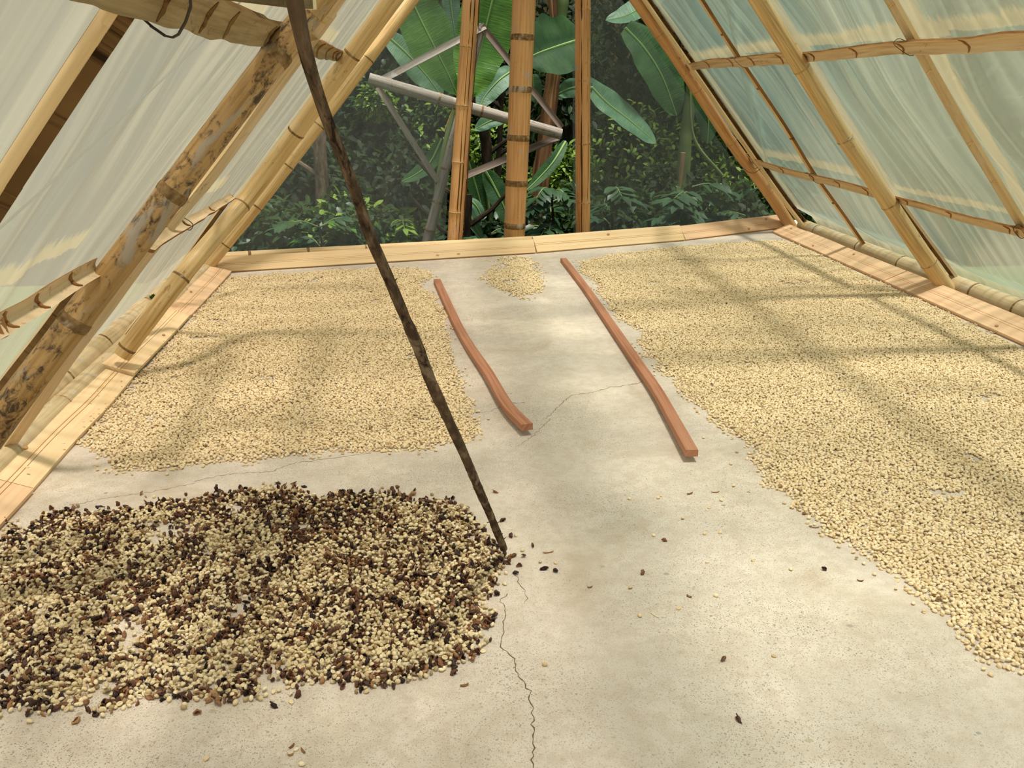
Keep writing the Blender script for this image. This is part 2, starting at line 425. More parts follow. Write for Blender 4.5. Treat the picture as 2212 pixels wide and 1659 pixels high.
def film_mat(name, haze, streak_amt, scat, tint, dust_col=srgb(218, 204, 160), vertical=False):
    """thin plastic sheet: part see-through, part scattering, wrinkle streaks down the slope, settled dust"""
    m, nt = new_mat(name); g = NG(nt)
    uv = g.n('ShaderNodeTexCoord').outputs['UV']
    warp = g.noise(g.mapping(uv, (0.7, 0.5, 1)), 1.0, 2)
    comb = g.n('ShaderNodeCombineXYZ'); g.l(g.math('MULTIPLY', warp, 0.9), comb.inputs[0])
    add = g.n('ShaderNodeVectorMath', operation='ADD'); g.l(uv, add.inputs[0]); g.l(comb.outputs[0], add.inputs[1])
    s1 = g.noise(g.mapping(add.outputs[0], (7, 0.42, 1)), 1.0, 2, 0.45)
    s2 = g.noise(g.mapping(add.outputs[0], (17, 0.55, 1), (3, 1, 0)), 1.0, 2, 0.5)
    def ridge(n_, lo, hi):
        v = g.math('SUBTRACT', 1.0, g.math('ABSOLUTE', g.math('SUBTRACT', g.math('MULTIPLY', n_, 2.0), 1.0)))
        return g.ramp(v, [(lo, 0.0), (hi, 1.0)]).outputs[0]
    zone = g.ramp(g.noise(g.mapping(uv, (1.6, 0.8, 1), (7, 0, 0)), 1.0, 2), [(0.4, 0.15), (0.65, 1.0)]).outputs[0]
    blot = g.noise(g.mapping(add.outputs[0], (2.4, 0.9, 1)), 1.0, 3)
    st = g.math('ADD', g.math('MULTIPLY', ridge(s1, 0.86, 0.99), 0.55), g.math('MULTIPLY', g.math('MULTIPLY', ridge(s2, 0.88, 1.0), zone), 0.5))
    st = g.math('ADD', st, g.math('MULTIPLY', g.ramp(s1, [(0.5, 0.0), (0.75, 1.0)]).outputs[0], 0.25))
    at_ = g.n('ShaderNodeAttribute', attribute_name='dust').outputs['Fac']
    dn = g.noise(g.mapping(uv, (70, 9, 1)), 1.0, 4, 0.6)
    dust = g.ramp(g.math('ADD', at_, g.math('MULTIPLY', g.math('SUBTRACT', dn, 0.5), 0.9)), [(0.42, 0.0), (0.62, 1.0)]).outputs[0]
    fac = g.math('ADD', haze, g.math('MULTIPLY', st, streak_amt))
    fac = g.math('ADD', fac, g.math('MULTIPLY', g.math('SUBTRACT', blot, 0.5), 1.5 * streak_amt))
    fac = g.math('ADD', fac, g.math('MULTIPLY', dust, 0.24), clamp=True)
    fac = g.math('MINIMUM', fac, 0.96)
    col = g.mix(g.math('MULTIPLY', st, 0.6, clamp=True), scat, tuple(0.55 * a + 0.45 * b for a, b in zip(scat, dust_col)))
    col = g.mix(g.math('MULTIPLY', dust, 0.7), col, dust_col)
    tl = g.n('ShaderNodeBsdfTranslucent'); g.l(col, tl.inputs[0])
    df = g.n('ShaderNodeBsdfDiffuse'); g.l(col, df.inputs[0])
    sc = g.n('ShaderNodeMixShader', i_0=0.42); g.l(tl.outputs[0], sc.inputs[1]); g.l(df.outputs[0], sc.inputs[2])
    tr = g.n('ShaderNodeBsdfTransparent'); tr.inputs[0].default_value = (*tint, 1)
    gl = g.n('ShaderNodeBsdfGlossy', i_Roughness=0.38); gl.inputs[0].default_value = (0.7, 0.7, 0.7, 1)
    bh = g.bump(s1, 0.5, 0.02)
    g.l(bh, gl.inputs['Normal'])
    mx = g.n('ShaderNodeMixShader'); g.l(fac, mx.inputs[0]); g.l(tr.outputs[0], mx.inputs[1]); g.l(sc.outputs[0], mx.inputs[2])
    fr = g.n('ShaderNodeFresnel', i_IOR=1.4); g.l(bh, fr.inputs['Normal'])
    fm = g.math('MULTIPLY', fr.outputs[0], 0.5)
    m2 = g.n('ShaderNodeMixShader'); g.l(fm, m2.inputs[0]); g.l(mx.outputs[0], m2.inputs[1]); g.l(gl.outputs[0], m2.inputs[2])
    g.out(m2.outputs[0]); return m
M['film_left'] = film_mat('plastic_film_left', 0.61, 0.26, srgb(206, 205, 188), (0.96, 0.97, 0.95))
M['film_right'] = film_mat('plastic_film_right', 0.43, 0.38, srgb(168, 204, 190), (0.92, 0.98, 0.95))
M['film_back'] = film_mat('plastic_film_back', 0.17, 0.05, srgb(190, 200, 200), (0.92, 0.95, 0.93))

M['seam_blue'] = film_mat('plastic_seam_blue', 0.55, 0.1, srgb(206, 226, 230), (0.9, 0.96, 1.0))
M['seam_green'] = film_mat('plastic_seam_green', 0.5, 0.3, srgb(198, 222, 208), (0.9, 0.97, 0.94))
def leaf_mat(name, c1, c2, rough=0.4, trans=0.25, spec=0.4, rib=False):
    m, nt = new_mat(name); g = NG(nt)
    tc = g.n('ShaderNodeTexCoord')
    nz = g.noise(tc.outputs['Object'], 5, 3)
    c = g.mix(g.ramp(nz, [(0.35, 0.0), (0.65, 1.0)]).outputs[0], c1, c2)
    p = g.n('ShaderNodeBsdfPrincipled', i_Roughness=rough)
    p.inputs['Specular IOR Level'].default_value = spec
    if rib:
        w = g.noise(g.mapping(tc.outputs['UV'], (1.5, 90, 1)), 1.0, 2)
        c = g.mix(g.ramp(w, [(0.4, 0.35), (0.6, 0.0)]).outputs[0], c, tuple(q * 0.5 for q in c1))
        g.l(g.bump(w, 0.35, 0.01), p.inputs['Normal'])
    g.l(c, p.inputs['Base Color'])
    t = g.n('ShaderNodeBsdfTranslucent'); g.l(g.mix(0.5, c, (0.35, 0.6, 0.08)), t.inputs[0])
    mx = g.n('ShaderNodeMixShader', i_0=trans); g.l(p.outputs[0], mx.inputs[1]); g.l(t.outputs[0], mx.inputs[2])
    g.out(mx.outputs[0]); return m
M['banana'] = leaf_mat('banana_leaf', srgb(62, 108, 40), srgb(98, 146, 54), 0.38, 0.3, 0.4, True)
M['banana_dark'] = leaf_mat('banana_leaf_dark', srgb(38, 76, 40), srgb(62, 104, 52), 0.55, 0.15, 0.3, True)
M['banana_deep'] = leaf_mat('banana_leaf_deep', srgb(28, 58, 34), srgb(52, 88, 42), 0.6, 0.2, 0.2, True)
M['banana_blue'] = leaf_mat('banana_leaf_bluish', srgb(72, 116, 86), srgb(102, 142, 104), 0.45, 0.2, 0.4, True)
M['midrib'] = leaf_mat('banana_midrib', srgb(110, 146, 74), srgb(128, 160, 88), 0.5, 0.1, 0.3)
M['stalk'] = leaf_mat('green_stalk', srgb(92, 112, 62), srgb(118, 132, 80), 0.5, 0.0, 0.3)
M['dry_leaf'] = leaf_mat('dry_leaf', srgb(172, 138, 96), srgb(196, 164, 120), 0.8, 0.2, 0.05)
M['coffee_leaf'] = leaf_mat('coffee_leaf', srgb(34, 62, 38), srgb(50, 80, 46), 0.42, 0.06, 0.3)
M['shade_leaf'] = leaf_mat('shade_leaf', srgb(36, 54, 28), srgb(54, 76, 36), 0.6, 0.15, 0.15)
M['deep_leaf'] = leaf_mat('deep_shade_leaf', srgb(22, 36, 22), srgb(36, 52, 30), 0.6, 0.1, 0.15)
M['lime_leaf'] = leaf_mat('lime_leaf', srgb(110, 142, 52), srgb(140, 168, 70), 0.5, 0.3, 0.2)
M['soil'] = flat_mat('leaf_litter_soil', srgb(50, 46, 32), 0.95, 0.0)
M['yard'] = flat_mat('grassy_yard', srgb(112, 124, 76), 0.95, 0.0)

# ------------------------------------------------------------------ setting: floor, ground, films
mb = MB()
fx0, fx1 = -1.34, 2.84
quad = [V(fx0, -1.2, 0), V(fx1, -1.2, 0), V(fx1, 6.25, 0), V(1.0, 5.42, 0), V(fx0, 4.9, 0)]
low = [q - V(0, 0, 0.14) for q in quad]
n_ = len(quad)
mb.add(quad + low, [tuple(range(n_)), tuple(range(2 * n_ - 1, n_ - 1, -1))] + [(i, i + n_, (i + 1) % n_ + n_, (i + 1) % n_) for i in range(n_)])
floor = mb.build('floor', M['concrete'], smooth=False)
tag(floor, 'worn pale concrete drying floor with cracks and sand grain', None, None, 'structure')

def crack(pix, w0, w1, seed):
    r = random.Random(seed)
    P = [floor_pt(*q) for q in pix]
    pts = []
    for a, b in zip(P[:-1], P[1:]):
        n = max(2, int(np.linalg.norm(b - a) / 0.008))
        d = nrm(b - a); s = V(-d[1], d[0], 0)
        for i in range(n):
            pts.append(a + (b - a) * (i / n) + s * r.uniform(-0.0045, 0.0045))
    pts.append(P[-1])
    vs, fs = [], []
    for i, p in enumerate(pts):
        q = pts[min(i + 1, len(pts) - 1)] - pts[max(i - 1, 0)]
        d = nrm(q); s = V(-d[1], d[0], 0)
        u = i / (len(pts) - 1)
        w = (w0 * (1 - u) + w1 * u) * r.uniform(0.35, 1.25) * 0.5
        vs += [p + s * w + V(0, 0, 0.0006), p - s * w + V(0, 0, 0.0006)]
    for i in range(len(pts) - 1): fs.append((2 * i, 2 * i + 1, 2 * i + 3, 2 * i + 2))
    m_ = MB(); m_.add(vs, fs)
    m_.build('crack', M['crack'], floor, smooth=False)
crack([(1114, 1242), (1122, 1262), (1140, 1287), (1132, 1305)], 0.0018, 0.0008, 1)
crack([(1092, 1282), (1083, 1300), (1092, 1320), (1088, 1355), (1082, 1372), (1085, 1396), (1106, 1418), (1116, 1442), (1128, 1474), (1144, 1492), (1138, 1512), (1150, 1530), (1148, 1550), (1152, 1580), (1150, 1625), (1147, 1659), (1146, 1690)], 0.0014, 0.0026, 2)
crack([(420, 1040), (470, 1028), (520, 1022), (580, 1020), (640, 1000), (700, 992), (800, 980)], 0.0012, 0.0016, 3)
crack([(1400, 822), (1360, 832), (1320, 836), (1280, 848), (1235, 853), (1205, 880), (1180, 905)], 0.0022, 0.0016, 4)
crack([(1140, 868), (1100, 872), (1060, 888), (1030, 893)], 0.0016, 0.0012, 5)
crack([(150, 1092), (220, 1078), (330, 1062), (420, 1044)], 0.0010, 0.0012, 6)
crack([(1190, 905), (1165, 930), (1140, 950), (1120, 965)], 0.0014, 0.0008, 7)

def ground_z(x, y):
    x = np.asarray(x, float); y = np.asarray(y, float)
    z = -0.16 - 0.45 * np.clip((y - 6.0) / 0.5, 0, 1)
    z = z + np.maximum(0, y - 9.5) * 0.9
    z = z + np.maximum(0, x - 5.0) * 0.30 + np.maximum(0, -3.2 - x) * 0.18
    return z + 0.12 * (fbm(x * 0.8, y * 0.8, 5) - 0.5) * np.clip((np.abs(x - 0.75) - 2.2), 0, 1) + 0.15 * (fbm(x, y, 6) - 0.5) * np.clip(y - 6.5, 0, 1)
gx, gy = np.linspace(-14, 16, 91), np.linspace(-4, 20, 73)
GX, GY = np.meshgrid(gx, gy)
GZ = ground_z(GX, GY)
vs = np.stack([GX, GY, GZ], -1).reshape(-1, 3)
nx = len(gx)
fs = [(j * nx + i, j * nx + i + 1, (j + 1) * nx + i + 1, (j + 1) * nx + i) for j in range(len(gy) - 1) for i in range(nx - 1)]
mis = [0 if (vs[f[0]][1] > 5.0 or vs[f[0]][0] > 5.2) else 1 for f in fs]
mb = MB(); mb.v = vs.tolist(); mb.f = [list(f) for f in fs]; mb.uv = [[(0, 0)] * 4 for _ in fs]; mb.mi = mis
ground = mb.build('ground', [M['soil'], M['yard']])
tag(ground, 'shaded soil and rough grass around the drying tent', None, None, 'structure')

DUST_L, DUST_R = [], []                                     # (a, b, reach above, reach beside) in film coordinates, filled with the frame pieces
def film_coords(P, left):
    P = np.asarray(P, float)
    o, e1, e2 = (PL0, EL1, EL2) if left else (PR0, ER1, ER2)
    return np.array([(P - o) @ e1, (P - o) @ e2])
def build_film(name, left, y0, y1, tmax, mat, lines, label):
    o, e1, e2, n = (PL0, EL1, EL2, NL) if left else (PR0, ER1, ER2, NR)
    ns, nt_ = int((y1 - y0) / 0.02), int(tmax / 0.02)
    S, T = np.meshgrid(np.linspace(y0, y1, ns), np.linspace(-0.13, tmax, nt_))
    seed = 3 if left else 11
    wr = 0.020 * (fbm(S * 9 + 0.6 * T, T * 0.55, seed) - 0.5) + 0.010 * (fbm(S * 26, T * 0.9, seed + 5) - 0.5)
    off = -0.016 + wr - 0.085 * np.clip(1 - T / 0.22, 0, 1)
    P = o + S[..., None] * e1 + T[..., None] * e2 + off[..., None] * n
    P[..., 1] = np.minimum(P[..., 1], (5.02 if left else 5.98) + 0 * P[..., 1])
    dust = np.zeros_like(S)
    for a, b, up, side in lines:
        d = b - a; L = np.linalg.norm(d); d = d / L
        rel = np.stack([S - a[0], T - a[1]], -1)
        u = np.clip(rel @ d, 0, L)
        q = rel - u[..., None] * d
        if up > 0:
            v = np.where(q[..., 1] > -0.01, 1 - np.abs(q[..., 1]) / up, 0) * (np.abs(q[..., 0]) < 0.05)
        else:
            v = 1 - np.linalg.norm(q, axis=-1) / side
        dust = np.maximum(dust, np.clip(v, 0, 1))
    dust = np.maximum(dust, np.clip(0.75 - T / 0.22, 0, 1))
    mb = MB()
    nS = S.shape[1]
    mb.v = P.reshape(-1, 3).tolist()
    mb.f = [[j * nS + i, j * nS + i + 1, (j + 1) * nS + i + 1, (j + 1) * nS + i] for j in range(S.shape[0] - 1) for i in range(nS - 1)]
    SU = np.stack([S, T], -1).reshape(-1, 2)
    mb.uv = [[tuple(SU[i]) for i in f] for f in mb.f]; mb.mi = [0] * len(mb.f)
    ob = mb.build(name, mat)
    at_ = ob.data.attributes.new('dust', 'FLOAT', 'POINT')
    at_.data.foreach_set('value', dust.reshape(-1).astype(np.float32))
    tag(ob, label, None, None, 'structure')
    return ob

# ------------------------------------------------------------------ bamboo builders
def pix_to_t(P, pix):
    q = proj(P)
    return [int(np.argmin(np.sum((q - np.array(p)) ** 2, axis=1))) for p in pix]

def pole(name, label, P, rad, nodes=(), mat='bamboo', node_mat='node_pale', cat='bamboo pole', group=None, ring=0.012, swell=0.05, hollow=True, bulge=0.07, n=240, seed=0, extra=None):
    P, u = resample(P, n)
    if np.ndim(rad) == 0: rad = np.full(n, rad)
    else: rad = np.interp(u, np.linspace(0, 1, len(rad)), rad)
    L = np.r_[0, np.cumsum(np.linalg.norm(np.diff(P, axis=0), axis=1))]
    idx = pix_to_t(P, nodes)
    r2 = rad.copy()
    for i in idx: r2 = r2 * (1 + swell * np.exp(-((L - L[i]) / 0.016) ** 2))
    root = thing(name, P[0], label, cat, group)
    mb = MB(); tube(mb, P, r2, 20, True, 0.012, seed, 0, hollow)
    mb.build('culm', M[mat], root)
    for i in idx:
        rr = ring
        m2 = MB()
        T = nrm(P[min(i + 1, n - 1)] - P[max(i - 1, 0)])
        seq = [P[i] + T * (k * rr / 2) for k in (-1, -0.6, 0, 0.6, 1)]
        rs = [r2[i] * q for q in (0.99, 1.02, 1.035, 1.02, 0.99)]
        tube(m2, seq, rs, 20, False, 0.02, seed + i)
        m2.build('node_ring', M[node_mat], root)
    return root

def channel(mb, P, inward, width, depth, thick, mi_in=0, mi_out=0, mi_edge=0, wob=0.0, seed=0, arc=1.0, seg=8):
    """split culm: shallow curved channel whose hollow faces `inward`"""
    n = len(P)
    T = np.gradient(P, axis=0); T /= np.linalg.norm(T, axis=1)[:, None]
    L = np.r_[0, np.cumsum(np.linalg.norm(np.diff(P, axis=0), axis=1))]
    width = np.broadcast_to(np.asarray(width, float), (n,))
    A, Bv = [], []
    uA = []
    for i in range(n):
        inn = np.asarray(inward, float); inn = inn - T[i] * (inn @ T[i]); inn /= np.linalg.norm(inn)
        sd = np.cross(T[i], inn)
        w1 = width[i] * (1 + wob * (2 * float(vnoise(L[i] * 11, 1.5, seed)) - 1))
        w2 = width[i] * (1 + wob * (2 * float(vnoise(L[i] * 13, 7.5, seed)) - 1))
        for k in range(seg + 1):
            s = 2 * k / seg - 1
            w = (w1 if s < 0 else w2) * 0.5
            h = -depth * (1 - s * s)
            A.append(P[i] + sd * (s * w) + inn * (h + thick * 0.5)); Bv.append(P[i] + sd * (s * w * 1.02) + inn * (h - thick * 0.5))
            uA.append((s * w, L[i]))
    m = seg + 1
    fin, fout, fed = [], [], []
    N = n * m
    for i in range(n - 1):
        for k in range(seg):
            a = i * m + k
            fin.append((a, a + m, a + m + 1, a + 1)); fout.append((N + a, N + a + 1, N + a + m + 1, N + a + m))
        a = i * m; fed.append((a, N + a, N + a + m, a + m))
        a = i * m + seg; fed.append((a, a + m, N + a + m, N + a))
    for k in range(seg):
        fed.append((k, k + 1, N + k + 1, N + k)); a = (n - 1) * m + k; fed.append((a, N + a, N + a + 1, a + 1))
    vs = A + Bv; uv = uA + uA
    b = len(mb.v)
    mb.add(vs, fin, uv, mi_in)
    for f, mi in ((fout, mi_out), (fed, mi_edge)):
        for q in f:
            mb.f.append([b + x for x in q]); mb.uv.append([uv[x] for x in q]); mb.mi.append(mi)
    return mb

def wire_loop(parent, c, t, inn, hw, hh, mat='wire', r=0.0012, tilt=0.0, turns=1):
    """a wire tie around a batten: c centre, t the batten's direction, inn towards the room"""
    sd = np.cross(t, inn)
    pts = []
    for k in range(17 * turns):
        a = 2 * math.pi * k / 16
        x, y = math.cos(a), math.sin(a)
        sx = abs(x) ** 0.6 * (1 if x >= 0 else -1); sy = abs(y) ** 0.6 * (1 if y >= 0 else -1)
        pts.append(c + sd * (sx * hw) + inn * (sy * hh) + t * (tilt * sx * hw + 0.004 * k / 16))
    m = MB(); tube(m, pts, r, 6, True)
    return m.build('tie_wire' if mat == 'wire' else 'rope_tie', M[mat], parent)

def batten(name, label, P, inward, width, depth=0.012, thick=0.009, scars=(), mats=('split', 'bamboo', 'node_line'), cat='bamboo batten', group=None, seed=0, wob=0.15, n=170, arc_scar=0.6):
    P, u = resample(P, n)
    if np.ndim(width) == 0: w = np.full(n, width)
    else: w = np.interp(u, np.linspace(0, 1, len(width)), width)
    root = thing(name, P[0], label, cat, group)
    mb = MB(); channel(mb, P, inward, w, depth, thick, 0, 1, 2, wob, seed)
    mb.build('split_culm', [M[mats[0]], M[mats[1]], M[mats[2]]], root)
    for i in pix_to_t(P, scars):
        i = min(max(i, 2), n - 3)
        T = nrm(P[i + 1] - P[i - 1]); inn = np.asarray(inward, float); inn = nrm(inn - T * (inn @ T)); sd = np.cross(T, inn)
        m2 = MB(); pts = []
        for k in range(9):
            s = 2 * k / 8 - 1
            pts.append(P[i] + sd * (s * w[i] * 0.44) + inn * (-depth * (1 - s * s) + thick * 0.5) + T * (0.35 * w[i] * (s * 0.4 + arc_scar * 0.4 * (1 - s * s)) + 0.003 * math.sin(5 * s + seed)))
        tube(m2, pts, [0.0012, 0.003, 0.0045, 0.0055, 0.0045, 0.0038, 0.0048, 0.003, 0.0012], 6, True)
        m2.build('node_scar', M[mats[2]], root)
    return root

def L_(pts, off): return [on_left(x, y, off) for x, y in pts]
def R_(pts, off): return [on_right(x, y, off) for x, y in pts]
def ext(P, top=None, bot=None, axis=2, k=3):
    P = [np.asarray(p, float) for p in P]
    if top is not None and len(P) > 2:
        d = P[0] - P[min(k, len(P) - 1)]; P = [P[0] + d * ((top - P[0][axis]) / d[axis])] + P
    if bot is not None:
        d = P[-1] - P[-1 - min(k, len(P) - 1)]; P = P + [P[-1] + d * ((bot - P[-1][axis]) / d[axis])]
    return P
def depth_of(P): return float((np.asarray(P) - CAM) @ FW)
def rad_for(P, wpx): return 0.5 * wpx * depth_of(P) / FPX

# ---- left roof frame
ptsC = [(742, -70), (690, 0), (588, 130), (412, 362), (253, 575), (95, 782), (-45, 975)]
rC = rad_for(on_left(412, 360, 0.10), 70)
rC = [rC * q for q in (0.92, 0.93, 0.95, 1.0, 1.05, 1.08)]
pole('bamboo_rafter', 'thick stained bamboo rafter with grey lichen blotches on the left slope', ext(L_(ptsC, 0.05 + rC[2]), 2.12, 0.13), rC,
     [(607, 124), (367, 411), (167, 697), (720, -40)], 'bamboo_old', 'node', 'rafter', None, 0.022, 0.06, True, seed=1)
ptsA = [(895, -66), (847, 0), (700, 202), (540, 420), (398, 590), (262, 768)]
rA = rad_for(on_left(540, 420, 0.09), 36)
pole('bamboo_rafter', 'yellow bamboo rafter at the left rear corner with its foot on the dusty log', ext(L_(ptsA, 0.05 + rA), 2.12), [rA * 0.9, rA, rA * 1.05, rA * 1.0],
     [(764, 124), (635, 284), (522, 444), (387, 598), (271, 745)], 'bamboo', 'node', 'rafter', None, 0.010, 0.04, seed=2)
ptsB = [(945, -76), (890, 0), (730, 215), (572, 422), (437, 588)]
rB = rad_for(on_left(572, 422, 0.06), 25)
pole('bamboo_rafter', 'thinner bamboo rafter framing the rear plastic beside the thicker left rafter', ext([on_rear(x, y, 0.03) for x, y in ptsB], 2.14), [rB, rB * 1.05, rB * 1.1],
     [(787, 122), (690, 272), (617, 352), (550, 444), (482, 526)], 'bamboo', 'node', 'rafter', None, 0.008, 0.05, seed=3)

def slat_light(name, label, P, inward, width, depth=0.006, thick=0.012, mats=('slat_light', 'slat_light', 'split_dark'), seed=0, nodes=()):
    return batten(name, label, P, inward, width, depth, thick, nodes, mats, 'bamboo strip', None, seed, 0.08)
ptsD = [(756, -40), (712, 28), (585, 200), (465, 366), (330, 530), (235, 657), (145, 776), (40, 930), (-60, 1075)]
slat_light('bamboo_strip', 'narrow pale bamboo slat along the right flank of the thick stained rafter', ext(L_(ptsD, 0.035), 2.18), NL * 0.8 + V(0.0, -0.6, 0), 0.036, 0.004, 0.016, ('split', 'split', 'slat_light'), seed=4)
ptsE2 = [(192, 585), (100, 710), (30, 800), (-50, 905)]
slat_light('bamboo_strip', 'bright slat edge in the shade left of the thick stained rafter foot', L_(ptsE2, 0.02), NL, 0.035, mats=('slat_light', 'split', 'split_dark'), seed=5)
ptsE = [(345, -80), (281, 18), (160, 200), (22, 412), (-60, 540)]
rtE = thing('split_rafter', ext(L_(ptsE, 0.04), 2.18)[0], 'split bamboo rafter at the upper left, bright on one side and dark inside', 'rafter')
wE = rad_for(resample(L_(ptsE, 0.04), 90)[0][45], 52) * 2
PE, uE = resample(ext(L_(ptsE, 0.04), 2.18, 0.12), 120)
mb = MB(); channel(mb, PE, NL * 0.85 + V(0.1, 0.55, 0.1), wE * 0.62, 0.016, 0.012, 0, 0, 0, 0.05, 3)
rtE_o = mb.build('hollow_face', M['split_dark'], rtE); rtE_o['label'] = 'dark hollow face'
mb = MB()
tube(mb, PE + NL * -0.004 + V(0, -0.035, 0), wE * 0.30, 14, True, 0.02, 2)
mb.build('outer_face', M['slat_light'], rtE)
ptsH = [(500, 424), (445, 500), (370, 607), (300, 690), (218, 800)]
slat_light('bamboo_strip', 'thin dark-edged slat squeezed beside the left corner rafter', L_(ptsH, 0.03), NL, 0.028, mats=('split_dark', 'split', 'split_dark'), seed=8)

ptsF = [(120, -110), (250, -42), (330, -12), (470, 40), (560, 68), (602, 74)]
PF = L_(ptsF, 0.045)
wF = rad_for(PF[3], 84) * 2
bF = batten('bamboo_batten', 'broad split bamboo batten curving across the top left corner', ext(PF, 0.0, None, 1), NL, [wF * 1.0, wF * 1.05, wF, wF * 1.0, wF * 0.9], 0.004, 0.016,
            [(350, -5), (440, 22), (490, 46), (575, 72)], ('split_shade', 'bamboo_old', 'split_dark'), seed=6)
wire_loop(bF, on_left(345, 2, 0.05), nrm(PF[3] - PF[2]), NL, wF * 0.55, 0.03, tilt=0.8, turns=2)
PF2 = L_([(640, 84), (668, 99), (738, 122)], 0.045)
wF2 = rad_for(PF2[1], 44) * 2
batten('bamboo_batten', 'short jagged piece of split bamboo between the dark prop and corner rafter', PF2, NL, [wF2, wF2, wF2 * 0.75], 0.012, 0.010, [(692, 105), (710, 112), (724, 118)], ('split_shade', 'bamboo', 'node_line'), seed=9)
PG1 = L_([(502, 423), (450, 456), (402, 483), (350, 512), (320, 534)], 0.05)
wG1 = rad_for(PG1[2], 19) * 2
bG = batten('bamboo_batten', 'slim twisted bamboo batten joining corner rafter to the pale slat', PG1, NL * 0.6 + V(0, 0, 0.9), [wG1, wG1, wG1 * 1.15, wG1 * 1.3], 0.006, 0.010, [(455, 452), (400, 484)], ('split', 'bamboo', 'node_line'), seed=10, wob=0.2)
wire_loop(bG, PG1[2], nrm(PG1[3] - PG1[2]), NL, wG1 * 0.6, 0.02, tilt=0.9)
PG2 = L_([(215, 574), (150, 612), (80, 658), (0, 704), (-90, 752)], 0.05)
wG2 = rad_for(PG2[2], 46) * 2
batten('bamboo_batten', 'split bamboo batten running from the thick rafter to the left frame edge', ext(PG2, None, 0.0, 1), NL * 0.75 + V(0, 0, 0.7), [wG2 * 0.9, wG2 * 0.95, wG2, wG2], 0.012, 0.010, [(165, 605), (95, 655), (28, 700)], ('split', 'bamboo', 'node_line'), seed=11, wob=0.12)
# wooden cross timber at the head of the prop
PT = [on_left(505, -26, 0.130), on_left(662, 2, 0.134)]
t_ = nrm(PT[1] - PT[0]); n_1 = nrm(np.cross(t_, V(0, 0, 1))); n_2 = np.cross(t_, n_1)
rt = thing('wooden_crossbar', PT[0], 'dark old timber with a pale sawn end at the top of the prop', 'timber')
hb = rad_for(PT[1], 36)
mb = MB(); box(mb, (PT[0] + PT[1]) / 2 - t_ * 0.01, t_ * (np.linalg.norm(PT[1] - PT[0]) / 2), n_1 * hb, n_2 * hb * 0.9); o_ = mb.build('beam', M['timber'], rt, smooth=False)
mb = MB(); box(mb, PT[1] - t_ * 0.005, t_ * 0.014, n_1 * hb * 1.03, n_2 * hb * 0.93); o_ = mb.build('sawn_end', M['cut_end'], rt, smooth=False); o_['label'] = 'pale sawn end'

# ---- right roof frame
ptsR1 = [(1318, -85), (1374, 0), (1470, 140), (1580, 308), (1664, 422), (1713, 496)]
rR1 = rad_for(on_rear(1580, 300, 0.03), 23)
pole('bamboo_rafter', 'orange bamboo rafter closing the right edge of the rear plastic', ext([on_rear(x, y, 0.03) for x, y in ptsR1], 2.14), [rR1 * 0.95, rR1, rR1 * 1.12],
     [(1423, 75), (1503, 195), (1580, 308), (1658, 415)], 'bamboo_orange', 'node_pale', 'rafter', None, 0.008, 0.04, seed=12)
ptsR1b = [(1340, -85), (1399, 2), (1490, 133), (1600, 293), (1690, 422), (1750, 500)]
PRb = ext(R_(ptsR1b, 0.03), 2.18)
rtb = thing('split_rafter', PRb[0], 'split bamboo with dark hollow beside the orange corner rafter', 'rafter')
Pb, ub = resample(PRb, 140)
mb = MB(); channel(mb, Pb, NR * 0.5 + V(-0.2, -0.85, 0.0), 0.05, 0.012, 0.010, 0, 0, 0, 0.06, 5); q_ = mb.build('hollow_face', M['split_dark'], rtb); q_['label'] = 'dark hollow side'
mb = MB(); tube(mb, Pb + V(0.0, -0.02, 0) + NR * 0.018 , 0.014, 10, True, 0.03, 4); mb.build('outer_face', M['slat_light'], rtb)
ptsR2 = [(1455, -92), (1515, 0), (1592, 120), (1690, 266), (1755, 372), (1820, 463), (1882, 552)]
slat_light('bamboo_strip', 'thin bamboo slat on the right slope behind both crossing battens', ext(R_(ptsR2, 0.02), 2.2), NR, 0.036, 0.004, 0.016, ('slat_light', 'split', 'node_line'), 13, [(1560, 70), (1640, 190), (1712, 300), (1800, 435)])
ptsR3 = [(1585, -85), (1638, 0), (1727, 140), (1826, 300), (1915, 432), (1985, 537), (2052, 634)]
rR3 = rad_for(on_right(1826, 300, 0.08), 34)
pole('bamboo_rafter', 'round pale bamboo rafter standing on the right-hand log', ext(R_(ptsR3, 0.05 + rR3), 2.12), [rR3 * 1.05, rR3, rR3, rR3 * 1.12],
     [(1728, 150), (1828, 297), (1920, 439), (2006, 570)], 'bamboo', 'node_pale', 'rafter', None, 0.009, 0.04, seed=14)
slat_light('bamboo_strip', 'dark cobwebbed slat in the shade of the round right rafter', R_([(1945, 440), (2000, 515), (2092, 640), (2110, 665)], 0.01), NR, 0.05, mats=('split_dark', 'split_dark', 'split'), seed=15)  # dark slat colour carries the shadow beside the round rafter
ptsR4 = [(1862, -100), (1924, 0), (1992, 120), (2082, 278), (2168, 420), (2240, 540)]
PR4 = R_(ptsR4, 0.025)
wR4 = rad_for(PR4[2], 34) * 2
PR4 = ext(PR4, 2.18, 0.08)
batten('split_rafter', 'flat split bamboo rafter with hollow side showing near the right frame edge', PR4, NR, [wR4 * 0.9, wR4, wR4 * 1.02, wR4 * 1.1], 0.010, 0.014, [(1930, 5), (2005, 155), (2103, 300), (2150, 390)], ('bamboo_dusty', 'slat_light', 'slat_light'), 'rafter', None, 16, 0.04)
PU1 = R_([(1474, 147), (1540, 137), (1600, 134), (1660, 128), (1730, 127)], 0.05)
wU1 = rad_for(PU1[2], 25) * 2
